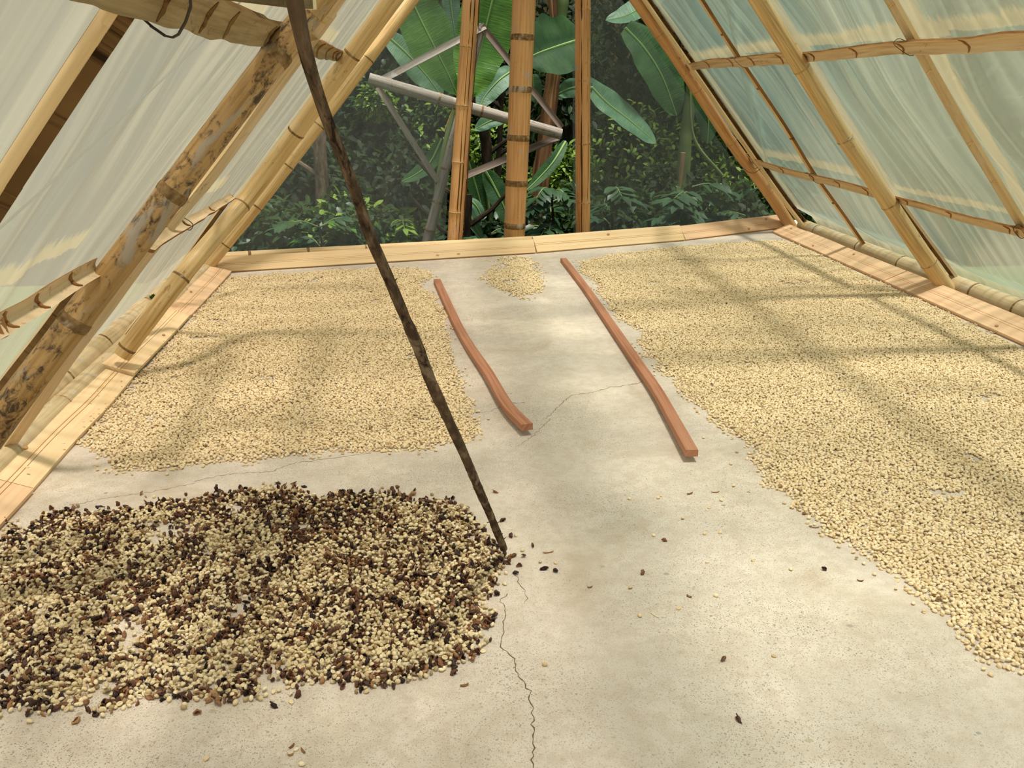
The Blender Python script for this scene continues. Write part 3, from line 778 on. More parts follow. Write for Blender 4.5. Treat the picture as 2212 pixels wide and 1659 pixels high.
bU1 = batten('bamboo_batten', 'upper split bamboo batten between the orange and round right rafters', PU1, NR, [wU1 * 0.7, wU1 * 0.95, wU1, wU1 * 1.1], 0.010, 0.009, [(1527, 140), (1577, 136), (1622, 131), (1684, 130)], ('split', 'bamboo', 'node_line'), seed=17)
wire_loop(bU1, PU1[2], nrm(PU1[3] - PU1[2]), NR, wU1 * 0.53, 0.014, tilt=0.9)
wire_loop(bU1, PU1[0], nrm(PU1[1] - PU1[0]), NR, wU1 * 1.1, 0.05, tilt=1.2)
PU2 = R_([(1722, 124), (1800, 118), (1900, 106), (2000, 101), (2100, 97), (2260, 84)], 0.055)
wU2 = rad_for(PU2[2], 35) * 2
bU2 = batten('bamboo_batten', 'upper split bamboo batten from the round right rafter to the frame edge', ext(PU2, None, 0.3, 1), NR, [wU2 * 0.8, wU2 * 0.9, wU2, wU2 * 1.06, wU2 * 1.1], 0.012, 0.010, [(1752, 122), (1843, 113), (1945, 104), (2082, 98)], ('split', 'bamboo', 'node_line'), seed=18)
wire_loop(bU2, on_right(1955, 102, 0.055), nrm(PU2[3] - PU2[2]), NR, wU2 * 0.53, 0.016, tilt=1.1)
PV1 = R_([(1622, 346), (1690, 368), (1760, 385), (1830, 402), (1900, 422)], 0.05)
wV1 = rad_for(PV1[2], 21) * 2
bV1 = batten('bamboo_batten', 'lower split bamboo batten tied with straw rope at the orange rafter', PV1, NR, [wV1 * 0.9, wV1, wV1, wV1 * 1.05], 0.010, 0.009, [(1688, 365), (1752, 386), (1808, 395), (1870, 412)], ('split', 'bamboo', 'node_line'), seed=19)
wire_loop(bV1, PV1[2], nrm(PV1[3] - PV1[2]), NR, wV1 * 0.53, 0.014, tilt=0.9)
wire_loop(bV1, PV1[0] + nrm(PV1[1] - PV1[0]) * 0.02, nrm(PV1[1] - PV1[0]), NR, wV1 * 1.0, 0.03, 'rope', 0.003, 0.3, 2)
wire_loop(bV1, PV1[0] - V(0.02, 0, 0), nrm(PV1[1] - PV1[0]), NR, wV1 * 1.3, 0.06, 'wire', 0.0018, 1.2)
PV2 = R_([(1930, 430), (2000, 447), (2060, 466), (2130, 484), (2212, 504), (2290, 524)], 0.05)
wV2 = rad_for(PV2[2], 26) * 2
bV2 = batten('bamboo_batten', 'lower split bamboo batten from the round right rafter to the frame edge', ext(PV2, None, 0.3, 1), NR, [wV2 * 0.75, wV2 * 0.95, wV2, wV2 * 1.0], 0.010, 0.009, [(1958, 440), (2052, 464), (2178, 496)], ('split', 'bamboo', 'node_line'), seed=20)
wire_loop(bV2, on_right(2203, 500, 0.055), nrm(PV2[3] - PV2[2]), NR, wV2 * 0.53, 0.016, tilt=0.3)

# ridge pole above the picture, whose shadow runs down the middle of the floor
mb = MB(); PRg, _ = resample([V(0.674, -0.8, 2.22), V(0.674, 5.38, 2.22)], 60)
tube(mb, PRg, 0.055, 14, True, 0.02, 3, 0, True)
tag(mb.build('ridge_pole', M['bamboo'], origin=PRg[0]), 'bamboo ridge pole along the apex of the tent above the posts', 'ridge pole')

# ---- rear posts
def rear_pole_pts(p0, p1, off, ext=0.82):
    a, b = on_rear(*p0, off), on_rear(*p1, off)
    a = a + (a - b) / (a[2] - b[2]) * (0.0 - a[2])
    b2 = a + (b - a) * ((1.45 + ext) / max(b[2], 0.1)) if False else b + nrm(b - a) * ext
    return [a, b2]
pC = rear_pole_pts((1110, 530), (1132, 0), -0.085, 0.72)
rP = rad_for(pC[0], 45)
pole('bamboo_post', 'thick orange-brown bamboo centre post with grey-brown node bands', pC, [rP, rP * 1.04, rP * 1.06], [(1127, 82), (1122, 192), (1120, 297), (1116, 394), (1113, 488)], 'bamboo_orange', 'node', 'post', None, 0.036, 0.03, seed=21, hollow=False)
pLft = rear_pole_pts((977, 540), (1013, 0), -0.085, 0.55)
rt = pole('bamboo_post', 'slim cracked bamboo post at the left side of the rear opening', pLft, [0.036, 0.036, 0.038], [(1004, 101), (994, 229), (985, 350), (978, 459)], 'bamboo_orange', 'node_pale', 'post', None, 0.010, 0.05, seed=22, hollow=False)
mb = MB(); Ps, _ = resample([p + BD * 0.045 - NB * 0.012 for p in pLft], 40); channel(mb, Ps, NB, 0.034, 0.004, 0.016, 0, 0, 0, 0.06, 2)
o_ = mb.build('side_slat', M['bamboo_orange'], rt)
def dark_split(rt, pts, off, r):
    m_ = MB(); Q, _ = resample([p + off for p in pts], 60)
    Q = Q + np.outer(0.0035 * (2 * vnoise(np.linspace(0, 14, 60), np.zeros(60), int(r * 1e5)) - 1), BD)
    tube(m_, Q, r * (0.5 + vnoise(np.linspace(0, 20, 60), np.ones(60), 3)), 6)
    m_.build('dark_split', M['groove_dark'], rt)
dark_split(rt, pLft, NB * 0.0345 + BD * 0.002, 0.0028)
dark_split(rt, pLft, NB * 0.022 + BD * 0.027, 0.005)
dark_split(rt, pLft, NB * 0.010 + BD * 0.062, 0.003)
pRgt = rear_pole_pts((1263, 512), (1263, 0), -0.085, 0.55)
rt = pole('bamboo_post', 'straight bamboo post at the right side of the rear opening', pRgt, [0.036, 0.036, 0.036], [(1263, 21), (1263, 174), (1263, 312), (1262, 439)], 'bamboo_orange', 'node_pale', 'post', None, 0.010, 0.05, seed=23, hollow=False)
mb = MB(); Ps, _ = resample([p - BD * 0.042 - NB * 0.012 for p in pRgt], 40); channel(mb, Ps, NB, 0.026, 0.004, 0.016, 0, 0, 0, 0.06, 4)
dark_split(rt, pRgt, NB * 0.018 - BD * 0.029, 0.0045)
dark_split(rt, pRgt, NB * 0.0345 + BD * 0.004, 0.0016)
mb.build('side_slat', M['bamboo_orange'], rt)

# ---- sill logs along the floor edges
pole('bamboo_log', 'dusty grey-tan bamboo log lying along the left floor edge', [V(-1.245, 1.2, 0.058), V(-1.24, 3.45, 0.055), V(-1.225, 4.76, 0.048)], [0.058, 0.053, 0.046],
     [(144, 849), (63, 918), (233, 776), (330, 690)], 'bamboo_dusty', 'node', 'log', None, 0.010, 0.05, seed=24)
pole('bamboo_log', 'thin pale dusty bamboo under the left border boards', [V(-1.172, 1.2, 0.040), V(-1.17, 4.78, 0.034)], [0.040, 0.036, 0.033],
     [(152, 897), (43, 1001), (400, 640)], 'bamboo_dusty', 'node_pale', 'log', None, 0.008, 0.04, seed=25)
pole('bamboo_log', 'mottled bamboo log lying along the right floor edge', [V(2.66, 2.3, 0.045), V(2.66, 4.2, 0.045), V(2.665, 5.78, 0.04)], [0.05, 0.047, 0.042],
     [(1763, 512), (1855, 550), (1948, 586), (2103, 651), (2196, 700)], 'bamboo_dusty', 'node', 'log', None, 0.014, 0.05, seed=26)
nb = V(-BD[1], BD[0], 0)
pole('bamboo_log', 'bamboo log showing behind the rear border boards at left', [BA + V(-0.03, 0.105, 0.058), BB + V(0, 0.115, 0.052)], [0.036, 0.034], [(540, 556), (665, 552), (790, 548)], 'slat_light', 'node', 'log', None, 0.016, 0.03, seed=27)

# ---- pine border boards: two grooves along each, tilted against the logs
def board(label, a, b, out, width, ang, mat, seed=0, lift=0.0, fat=0.016):
    """a, b lower inner edge ends; out = outward direction on the floor; ang tilt"""
    a, b, out = np.asarray(a, float), np.asarray(b, float), np.asarray(out, float)
    t = nrm(b - a); out = nrm(out - t * (out @ t))
    u = out * math.cos(ang) + V(0, 0, 1) * math.sin(ang)                # across the face
    n = np.cross(u, t); n = n if n[2] > 0 else -n
    rr = random.Random(seed)
    root = thing('border_board', a, label, 'board')
    def prof(p, w0, w1, z0, z1, mb, mi=0):
        c = p
    segs = max(2, int(np.linalg.norm(b - a) / 0.08))
    ww = width
    # face profile across: (s, h)
    gset = [(0.0, -0.0), (0.415 * ww, 0), (0.418 * ww, -0.0028), (0.431 * ww, -0.0028), (0.434 * ww, 0), (0.51 * ww, 0), (0.513 * ww, -0.0028), (0.524 * ww, -0.0028), (0.527 * ww, 0), (ww, 0)]
    mb = MB(); vs, uv, fs, mi = [], [], [], []
    m = len(gset)
    for i in range(segs + 1):
        q = i / segs
        p = a + (b - a) * q + V(0, 0, lift) + n * (fat + 0.0025 * (2 * float(vnoise(q * 4, 0.5, seed)) - 1))
        p = p + out * 0.004 * (2 * float(vnoise(q * 3, 3.5, seed)) - 1)
        for s, h in gset:
            vs.append(p + u * s + n * h); uv.append((s, q * np.linalg.norm(b - a)))
        for s, h in ((0, 0), (ww, 0)):
            vs.append(p + u * s - n * fat); uv.append((s + 0.02, q * np.linalg.norm(b - a)))
    k = m + 2
    for i in range(segs):
        for j in range(m - 1):
            x = i * k + j
            fs.append((x, x + 1, x + k + 1, x + k)); mi.append(1 if j in (2, 6) else 0)
        x = i * k
        fs.append((x, x + k, x + k + m, x + m)); mi.append(0)
        fs.append((x + m - 1, x + m + 1, x + k + m + 1, x + k + m - 1)); mi.append(0)
        fs.append((x + m, x + k + m, x + k + m + 1, x + m + 1)); mi.append(0)
    fs.append(tuple(list(range(m)) + [m + 1, m])); mi.append(0)
    x = segs * k
    fs.append(tuple([x + j for j in range(m)][::-1] + [x + m, x + m + 1])); mi.append(0)
    b0 = len(mb.v)
    mb.v = [tuple(q) for q in vs]; mb.f = [list(f) for f in fs]; mb.uv = [[uv[j] for j in f] for f in fs]; mb.mi = mi
    mb.build('plank', [M[mat], M['groove']], root, smooth=False)
    for q_ in range(rr.randint(1, 2)):                                   # knots
        q = rr.uniform(0.15, 0.85); s = rr.choice((0.2, 0.75)) * ww
        p = a + (b - a) * q + V(0, 0, lift) + n * (fat + 0.0032) + u * s
        m2 = MB(); ring = [p + (t * (1.7 * math.cos(k2 * math.pi / 4)) + u * math.sin(k2 * math.pi / 4)) * 0.0065 for k2 in range(8)]
        m2.add(ring, [tuple(range(8))]); m2.build('knot', M['groove'], root, smooth=False)
    return root
out_l, out_r = V(-1, 0, 0), V(1, 0, 0)
XL, XR = -1.05, 2.43
yj = [1.2, floor_pt(76, 1065)[1], floor_pt(290, 822)[1], floor_pt(412, 688)[1], floor_pt(495, 592)[1]]
board('orange-tinted end board at the lower left corner of the floor border', V(XL + 0.006, yj[0], 0), V(XL + 0.006, yj[1] - 0.004, 0), out_l, 0.130, 0.36, 'pine_pink', 1)
board('long pale left border board with dusty upper edge, second from the front', V(XL, yj[1] + 0.004, 0.0), V(XL, yj[2] - 0.006, 0.0), out_l, 0.128, 0.36, 'pine', 2)
board('left border board overlapping at its front end, third from the front', V(XL, yj[2] + 0.004, 0.012), V(XL, yj[3] - 0.004, 0.004), out_l, 0.118, 0.36, 'pine', 3)
board('pinkish left border board touching the rear corner, strewn with small specks', V(XL, yj[3] + 0.004, 0), V(XL, yj[4], 0), out_l, 0.108, 0.36, 'pine_pink', 4)
back_out = V(-BD[1], BD[0], 0)
j2 = floor_pt(1478, 520)
board('long grooved pine rear board from the left corner to the middle joint', BA + V(0.005, 0.0, 0), BB - nrm(BB - BA) * 0.004, back_out, 0.088, 0.95, 'pine', 5)
board('pale yellow pine rear board behind the central bean heap, middle of three', BB + nrm(j2 - BB) * 0.004, j2 - nrm(j2 - BB) * 0.004, back_out, 0.112, 0.85, 'pine', 6)
board('pinkish pine rear board ending at the right corner rafter', j2 + nrm(BC - j2) * 0.004, BC + nrm(BC - j2) * 0.0, back_out, 0.105, 0.85, 'pine_pink', 7)
yr = [floor_pt(1682, 503)[1], floor_pt(1717, 520)[1], floor_pt(1912, 612)[1]]
board('very short right border board end piece at the rear corner', V(XR, yr[0], 0), V(XR, yr[1] + 0.005, 0), out_r, 0.12, 0.40, 'pine_pink', 8)
board('right border board beside the slat foot, between the rear corner and round rafter', V(XR, yr[1] - 0.005, 0), V(XR, yr[2] + 0.004, 0), out_r, 0.125, 0.40, 'pine_pink', 9)
board('long right border board running out of the frame past the round rafter', V(XR, yr[2] - 0.004, 0), V(XR - 0.01, 2.2, 0), out_r, 0.13, 0.40, 'pine_pink', 10)

# ---- films
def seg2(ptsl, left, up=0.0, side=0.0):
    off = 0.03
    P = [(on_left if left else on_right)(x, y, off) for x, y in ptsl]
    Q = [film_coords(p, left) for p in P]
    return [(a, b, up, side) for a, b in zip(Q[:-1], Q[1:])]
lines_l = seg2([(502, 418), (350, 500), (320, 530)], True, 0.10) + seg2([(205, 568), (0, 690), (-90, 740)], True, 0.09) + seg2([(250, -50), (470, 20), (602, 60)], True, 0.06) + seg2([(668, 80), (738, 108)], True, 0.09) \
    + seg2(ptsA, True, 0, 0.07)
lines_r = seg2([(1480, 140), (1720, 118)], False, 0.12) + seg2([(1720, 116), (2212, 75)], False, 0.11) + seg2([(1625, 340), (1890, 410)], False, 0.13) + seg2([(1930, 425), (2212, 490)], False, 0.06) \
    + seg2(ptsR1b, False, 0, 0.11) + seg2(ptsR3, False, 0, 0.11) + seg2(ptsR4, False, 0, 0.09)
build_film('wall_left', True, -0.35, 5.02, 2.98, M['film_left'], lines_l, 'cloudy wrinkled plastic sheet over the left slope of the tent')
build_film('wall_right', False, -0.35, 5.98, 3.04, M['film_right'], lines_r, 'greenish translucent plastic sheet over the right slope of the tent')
def seam(ob, px_, left, w, mat):
    P, u = resample([(on_left if left else on_right)(x, y, 0.006) for x, y in px_], 40)
    n = NL if left else NR
    T = np.gradient(P, axis=0); T /= np.linalg.norm(T, axis=1)[:, None]
    vs = []
    for p, t in zip(P, T):
        sd = np.cross(t, n)
        vs += [p + sd * w / 2, p + n * 0.002, p - sd * w / 2]
    mb = MB(); mb.add(vs, [(3 * i + k, 3 * i + k + 1, 3 * i + k + 4, 3 * i + k + 3) for i in range(39) for k in (0, 1)], [(k % 3 * 0.01, k / 3 * 0.03) for k in range(len(vs))])
    o = mb.build('welded_seam', M[mat], ob); o['label'] = 'pale welded seam'
seam(bpy.data.objects['wall_left'], [(-120, 590), (0, 492), (150, 357), (290, 228), (440, 85), (560, -40)], True, 0.012, 'seam_blue')
seam(bpy.data.objects['wall_right'], [(1530, -90), (1566, 0), (1594, 120), (1626, 240), (1656, 345), (1690, 470)], False, 0.03, 'seam_green')
def rear_film(a0, a1, b0, b1, name, mat, label, off):
    ns, nt_ = 46, 60
    mb = MB(); vs, uv = [], []
    for j in range(nt_ + 1):
        v = j / nt_
        pa, pb = a0 + (a1 - a0) * v, b0 + (b1 - b0) * v
        for i in range(ns + 1):
            u = i / ns
            p = pa * (1 - u) + pb * u
            w = 0.012 * (float(vnoise(u * 6 + v * 2, v * 1.5, 4)) - 0.5)
            vs.append(p + NB * (off + w)); uv.append((u * np.linalg.norm(b0 - a0), v * 2.2))
    k = ns + 1
    mb.add(vs, [(j * k + i, j * k + i + 1, (j + 1) * k + i + 1, (j + 1) * k + i) for j in range(nt_) for i in range(ns)], uv)
    o = mb.build(name, mat)
    at_ = o.data.attributes.new('dust', 'FLOAT', 'POINT'); at_.data.foreach_set('value', [0.0] * len(o.data.vertices))
    return tag(o, label, None, None, 'structure')
up = lambda p, q, z: p + (q - p) * ((z - p[2]) / (q[2] - p[2]))
PB3 = [on_rear(x, y, 0.0) for x, y in ptsB]
lb0, lb1 = up(PB3[-1], PB3[0], 0.02), up(PB3[-1], PB3[0], 2.0)
lp0, lp1 = up(pLft[0], pLft[1], 0.02), up(pLft[0], pLft[1], 2.0)
PR3_ = [on_rear(x, y, 0.0) for x, y in ptsR1]
rb0, rb1 = up(PR3_[-1], PR3_[0], 0.02), up(PR3_[-1], PR3_[0], 2.0)
rp0, rp1 = up(pRgt[0], pRgt[1], 0.02), up(pRgt[0], pRgt[1], 2.0)
rear_film(lb0, lb1, lp0, lp1, 'wall_back', M['film_back'], 'clear hazy plastic panel left of the rear opening', -0.165)
rear_film(rp0, rp1, rb0, rb1, 'wall_back.001', M['film_back'], 'clear hazy plastic panel right of the rear opening', -0.165)

# ------------------------------------------------------------------ prop stick and red battens
stick_px = [(632, -34), (640, 20), (664, 127), (704, 253), (752, 376), (770, 425), (798, 508), (836, 593), (862, 655), (889, 719), (904, 753), (928, 815), (956, 880), (986, 945), (1012, 1003), (1037, 1063), (1064, 1126), (1088, 1184)]
stick_w = [34, 34, 32, 28, 28, 27, 27, 27, 26, 26, 26, 25, 24, 23, 22, 20, 18, 17]
s_bot = floor_pt(1088, 1190, 0.012); s_top = on_left(632, -34, 0.168)
sx = s_top - s_bot
side_n = nrm(np.cross(sx, np.cross(ray(860, 600), sx)))
P = [hit(x, y, s_bot, side_n) for x, y in stick_px]
rads = [rad_for(p, w * 0.93) for p, w in zip(P, stick_w)]
n = 150
Pst, ust = resample(P, n)
Ls_ = np.r_[0, np.cumsum(np.linalg.norm(np.diff(np.array(P), axis=0), axis=1))]
rs = np.interp(ust, Ls_ / Ls_[-1], rads)
rs = rs * (1 + 0.10 * (2 * fbm(ust * 34, 0 * ust + 2, 9, 2) - 1) + 0.05 * (2 * vnoise(ust * 90, 0 * ust, 3) - 1))
rt = thing('prop_stick', s_bot, 'long dark brown crooked stick propped from the floor up to the roof', 'stick')
mb = MB(); tube(mb, Pst, rs, 16, True, 0.16, 5); mb.build('shaft', M['bark'], rt)
for k, (t, a, l) in enumerate(((0.30, 0.4, 0.012), (0.47, 2.5, 0.010), (0.63, 0.9, 0.012), (0.885, 3.3, 0.016), (0.905, 0.2, 0.014), (0.955, 0.5, 0.013), (0.97, 0.1, 0.018), (0.985, 3.0, 0.010))):
    i = int(t * (n - 1)); T = nrm(Pst[min(i + 1, n - 1)] - Pst[i - 1]); s1 = nrm(np.cross(T, side_n)); d = s1 * math.cos(a) + side_n * math.sin(a)
    m2 = MB(); tube(m2, [Pst[i] + d * rs[i] * 0.6, Pst[i] + d * (rs[i] + l * 0.15) - T * 0.003, Pst[i] + d * (rs[i] + l * 0.35) - T * 0.003], [0.0014, 0.001, 0.0005], 7, True)
    m2.build('twig_stub', M['bark'], rt)

def red_batten(pix, w, label, seed):
    P = [floor_pt(x, y, 0.018) for x, y in pix]
    P, u = resample(P, 70)
    mb = MB(); T = np.gradient(P, axis=0); T /= np.linalg.norm(T, axis=1)[:, None]
    vs, uv, fs = [], [], []
    L = np.r_[0, np.cumsum(np.linalg.norm(np.diff(P, axis=0), axis=1))]
    hw, hh, bev = w / 2, 0.0105, 0.0012
    prof = [(-hw, -hh), (hw, -hh), (hw, hh - bev), (hw - bev, hh), (-hw + bev, hh), (-hw, hh - bev)]
    k = len(prof)
    for i, p in enumerate(P):
        s = V(T[i][1], -T[i][0], 0); s = nrm(s)
        zz = 0.0015 * (2 * float(vnoise(u[i] * 4, 0.3, seed)) - 1) + 0.016 * u[i] ** 3
        for a, h in prof:
            vs.append(p + s * a + V(0, 0, h + zz - 0.005)); uv.append((a + h * 0.7, L[i]))
    for i in range(len(P) - 1):
        for j in range(k):
            j2_ = (j + 1) % k
            fs.append((i * k + j, i * k + j2_, (i + 1) * k + j2_, (i + 1) * k + j))
    fs.append(tuple(range(k))[::-1]); fs.append(tuple((len(P) - 1) * k + j for j in range(k)))
    mb.add(vs, fs, uv)
    o = mb.build('wooden_batten', M['redwood'], origin=P[0], smooth=False)
    return tag(o, label, 'batten')
red_batten([(944, 605), (970, 662), (992, 708), (1018, 753), (1055, 810), (1095, 880), (1139, 930)], 0.036, 'shorter warped red-brown wood strip bordering the left-hand bean spread', 1)
red_batten([(1217, 559), (1243, 592), (1271, 629), (1333, 720), (1385, 797), (1420, 850), (1452, 908), (1494, 987)], 0.036, 'longer warped red-brown wood strip bordering the right-hand bean spread', 2)

# ------------------------------------------------------------------ beans
def bean_mesh(name, mat, L=0.0108, Wd=0.0080, Hh=0.0058, flip=False, seed=0):
    nu, nv = 14, 9
    vs = []
    for j in range(nv + 1):
        th = math.pi * j / nv
        for i in range(nu):
            ph = 2 * math.pi * i / nu
            x, y, z = math.sin(th) * math.cos(ph), math.sin(th) * math.sin(ph), math.cos(th)
            zz = z if z > 0 else z * 0.35
            if z < 0: zz += 0.42 * math.exp(-(y / 0.22) ** 2) * (-z) * (1 - 0.4 * x * x)
            x *= 1 - 0.06 * y * y
            vs.append(V(x * L / 2, y * Wd / 2, zz * Hh * 0.72))
    fs = []
    for j in range(nv):
        for i in range(nu):
            a, b = j * nu + i, j * nu + (i + 1) % nu
            fs.append((a, a + nu, b + nu, b))
    vs = np.array(vs)
    if flip: vs = vs * V(1, -1, -1)
    me = bpy.data.meshes.new(name)
    me.from_pydata(vs.tolist(), [], fs)
    me.materials.append(mat)
    me.polygons.foreach_set('use_smooth', [True] * len(me.polygons))
    me.validate(); me.update()
    return me
def husk_mesh(name, mat, seed, R=0.0062, open_=0.55):
    """a crumpled, half-open dried cherry skin"""
    nu, nv = 12, 7
    r_ = random.Random(seed)
    vs, fs = [], []
    for layer, sc in ((0, 1.0), (1, 0.86)):
        for j in range(nv + 1):
            th = math.pi * (0.02 + (0.98 - open_ * 0.45) * j / nv)
            for i in range(nu):
                ph = 2 * math.pi * i / nu
                w = 1 + 0.42 * (2 * float(vnoise(2.1 * math.cos(ph) + 3, 2.1 * math.sin(ph) + 2.6 * th, seed)) - 1) + 0.14 * math.sin(3 * ph + seed) * math.sin(th)
                x, y, z = math.sin(th) * math.cos(ph) * 1.2, math.sin(th) * math.sin(ph) * 0.75, math.cos(th) * 0.62
                vs.append((x * R * w * sc, y * R * w * sc, z * R * w * sc))
    N_ = nu * (nv + 1)
    for layer in (0, 1):
        for j in range(nv):
            for i in range(nu):
                a, b = layer * N_ + j * nu + i, layer * N_ + j * nu + (i + 1) % nu
                q = (a, a + nu, b + nu, b)
                fs.append(q if layer == 0 else q[::-1])
    for i in range(nu):
        a, b = nv * nu + i, nv * nu + (i + 1) % nu
        fs.append((a, N_ + a, N_ + b, b))
    me = bpy.data.meshes.new(name)
    me.from_pydata(vs, [], fs); me.materials.append(mat)
    me.polygons.foreach_set('use_smooth', [True] * len(me.polygons))
    me.validate(); me.update()
    return me
MESH = dict(
    dome=bean_mesh('bean_dome', M['parch']), groove=bean_mesh('bean_groove', M['parch'], flip=True),
    dome_mix=bean_mesh('bean_dome_mixed', M['parch_mix']), groove_mix=bean_mesh('bean_groove_mixed', M['parch_mix'], flip=True),
    husk_a=husk_mesh('husk_round', M['husk'], 3, 0.0060, 0.55), husk_b=husk_mesh('husk_open', M['husk'], 8, 0.0066, 1.15), husk_c=husk_mesh('husk_small', M['husk'], 15, 0.0052, 1.0))

def inside(poly, X, Y):
    c = np.zeros(X.shape, bool)
    n = len(poly); j = n - 1
    for i in range(n):
        xi, yi = poly[i]; xj, yj = poly[j]
        m = ((yi > Y) != (yj > Y)) & (X < (xj - xi) * (Y - yi) / (yj - yi + 1e-12) + xi)
        c ^= m; j = i
    return c
def dist_edge(poly, X, Y):
    d = np.full(X.shape, 1e9)
    n = len(poly)
    for i in range(n):
        a, b = poly[i], poly[(i + 1) % n]
        ab = b - a; L2 = ab @ ab + 1e-12
        t = np.clip(((X - a[0]) * ab[0] + (Y - a[1]) * ab[1]) / L2, 0, 1)
        d = np.minimum(d, np.hypot(X - a[0] - t * ab[0], Y - a[1] - t * ab[1]))
    return d
def to_floor(pix): return np.array([floor_pt(x, y)[:2] for x, y in pix])

poly_left = to_floor([(492, 600), (412, 690), (352, 755), (292, 825), (232, 890), (172, 955), (170, 965), (205, 995), (240, 1012), (310, 1020), (420, 1005), (530, 996), (640, 985), (800, 978), (900, 972), (960, 966), (1010, 955), (1038, 938), (1028, 905), (1015, 870), (1000, 830), (985, 790), (972, 740), (958, 690), (948, 640), (915, 622), (900, 612), (938, 600), (930, 586), (880, 579), (820, 578), (700, 586), (600, 592)])
poly_right = to_floor([(1246, 566), (1330, 550), (1450, 535), (1560, 526), (1690, 520), (1735, 527), (1910, 612), (2212, 757), (2450, 860)]) 
extra = np.array([[2.38, 1.0], [1.25, 0.95]])
pr2 = to_floor([(2200, 1455), (2165, 1447), (2110, 1425), (2080, 1378), (2010, 1318), (1940, 1268), (1860, 1208), (1790, 1148), (1720, 1100), (1660, 1050), (1640, 1000), (1590, 950), (1530, 908), (1490, 868), (1450, 828), (1420, 790), (1385, 750), (1392, 722), (1350, 700), (1310, 660), (1290, 620), (1255, 590)])
poly_right = np.vstack([poly_right, extra, pr2])
poly_right[:, 0] = np.minimum(poly_right[:, 0], 2.415)
poly_mid = to_floor([(1062, 562), (1120, 553), (1152, 558), (1168, 580), (1172, 600), (1178, 618), (1165, 638), (1132, 645), (1100, 632), (1075, 626), (1062, 606), (1040, 600), (1066, 584)])
poly_mix = to_floor([(20, 1135), (50, 1150), (90, 1118), (128, 1100), (180, 1115), (290, 1092), (380, 1085), (430, 1075), (560, 1058), (640, 1054), (680, 1075), (760, 1058), (840, 1065), (900, 1085), (960, 1080), (1010, 1100), (1050, 1137), (1075, 1180), (1087, 1210), (1080, 1255), (1065, 1300), (1055, 1360), (1020, 1410), (960, 1450), (880, 1470), (760, 1488), (650, 1490), (560, 1508), (440, 1520), (330, 1515), (250, 1540), (180, 1550), (100, 1545), (40, 1540), (-10, 1558)])
poly_mix = np.vstack([poly_mix, np.array([[-1.0, 1.30], [-1.03, 1.60], [-1.03, 1.97]])])

def hexgrid(poly, s, jit, pad=0.05):
    x0, y0 = poly.min(0) - pad; x1, y1 = poly.max(0) + pad
    ys = np.arange(y0, y1, s * 0.866); xs = np.arange(x0, x1, s)
    X, Y = np.meshgrid(xs, ys)
    X = X + (np.arange(len(ys)) % 2)[:, None] * s / 2
    X = X + rng.uniform(-jit, jit, X.shape) * s; Y = Y + rng.uniform(-jit, jit, Y.shape) * s
    return X.ravel(), Y.ravel()
def patch(poly, s=0.0093, jit=0.34, gap=0.20, ragged=0.035, seed=1, second=0.22):
    X, Y = hexgrid(poly, s, jit)
    wx = X + ragged * (fbm(X * 14, Y * 14, seed) - 0.5) * 2; wy = Y + ragged * (fbm(X * 14 + 9, Y * 14 + 4, seed + 3) - 0.5) * 2
    ins = inside(poly, wx, wy); d = dist_edge(poly, wx, wy)
    core = np.clip(d / 0.05, 0, 1)
    g = fbm(X * 9, Y * 9, seed + 7)
    keep = ins & (rng.random(X.shape) < 0.62 + 0.37 * core) & ~((g < gap) & (rng.random(X.shape) < 0.8))
    keep |= (~ins) & (d < 0.03) & (rng.random(X.shape) < 0.05)
    X, Y, d, g = X[keep], Y[keep], d[keep], g[keep]
    Z = np.full(X.shape, 0.0027) + rng.uniform(0, 0.0042, X.shape) * (d > 0.02)
    s2 = (rng.random(X.shape) < second * (0.4 + 1.2 * fbm(X * 6, Y * 6, seed + 11))) & (d > 0.03)
    X2 = X[s2] + rng.uniform(-1, 1, s2.sum()) * s * 0.5; Y2 = Y[s2] + rng.uniform(-1, 1, s2.sum()) * s * 0.5
    X = np.r_[X, X2]; Y = np.r_[Y, Y2]; Z = np.r_[Z, rng.uniform(0.0062, 0.0082, len(X2))]
    return np.stack([X, Y, Z], 1)

def in_view(P, pad=450):
    q = proj(P)
    return (q[:, 0] > -pad) & (q[:, 0] < W + pad) & (q[:, 1] > -pad) & (q[:, 1] < H + pad)

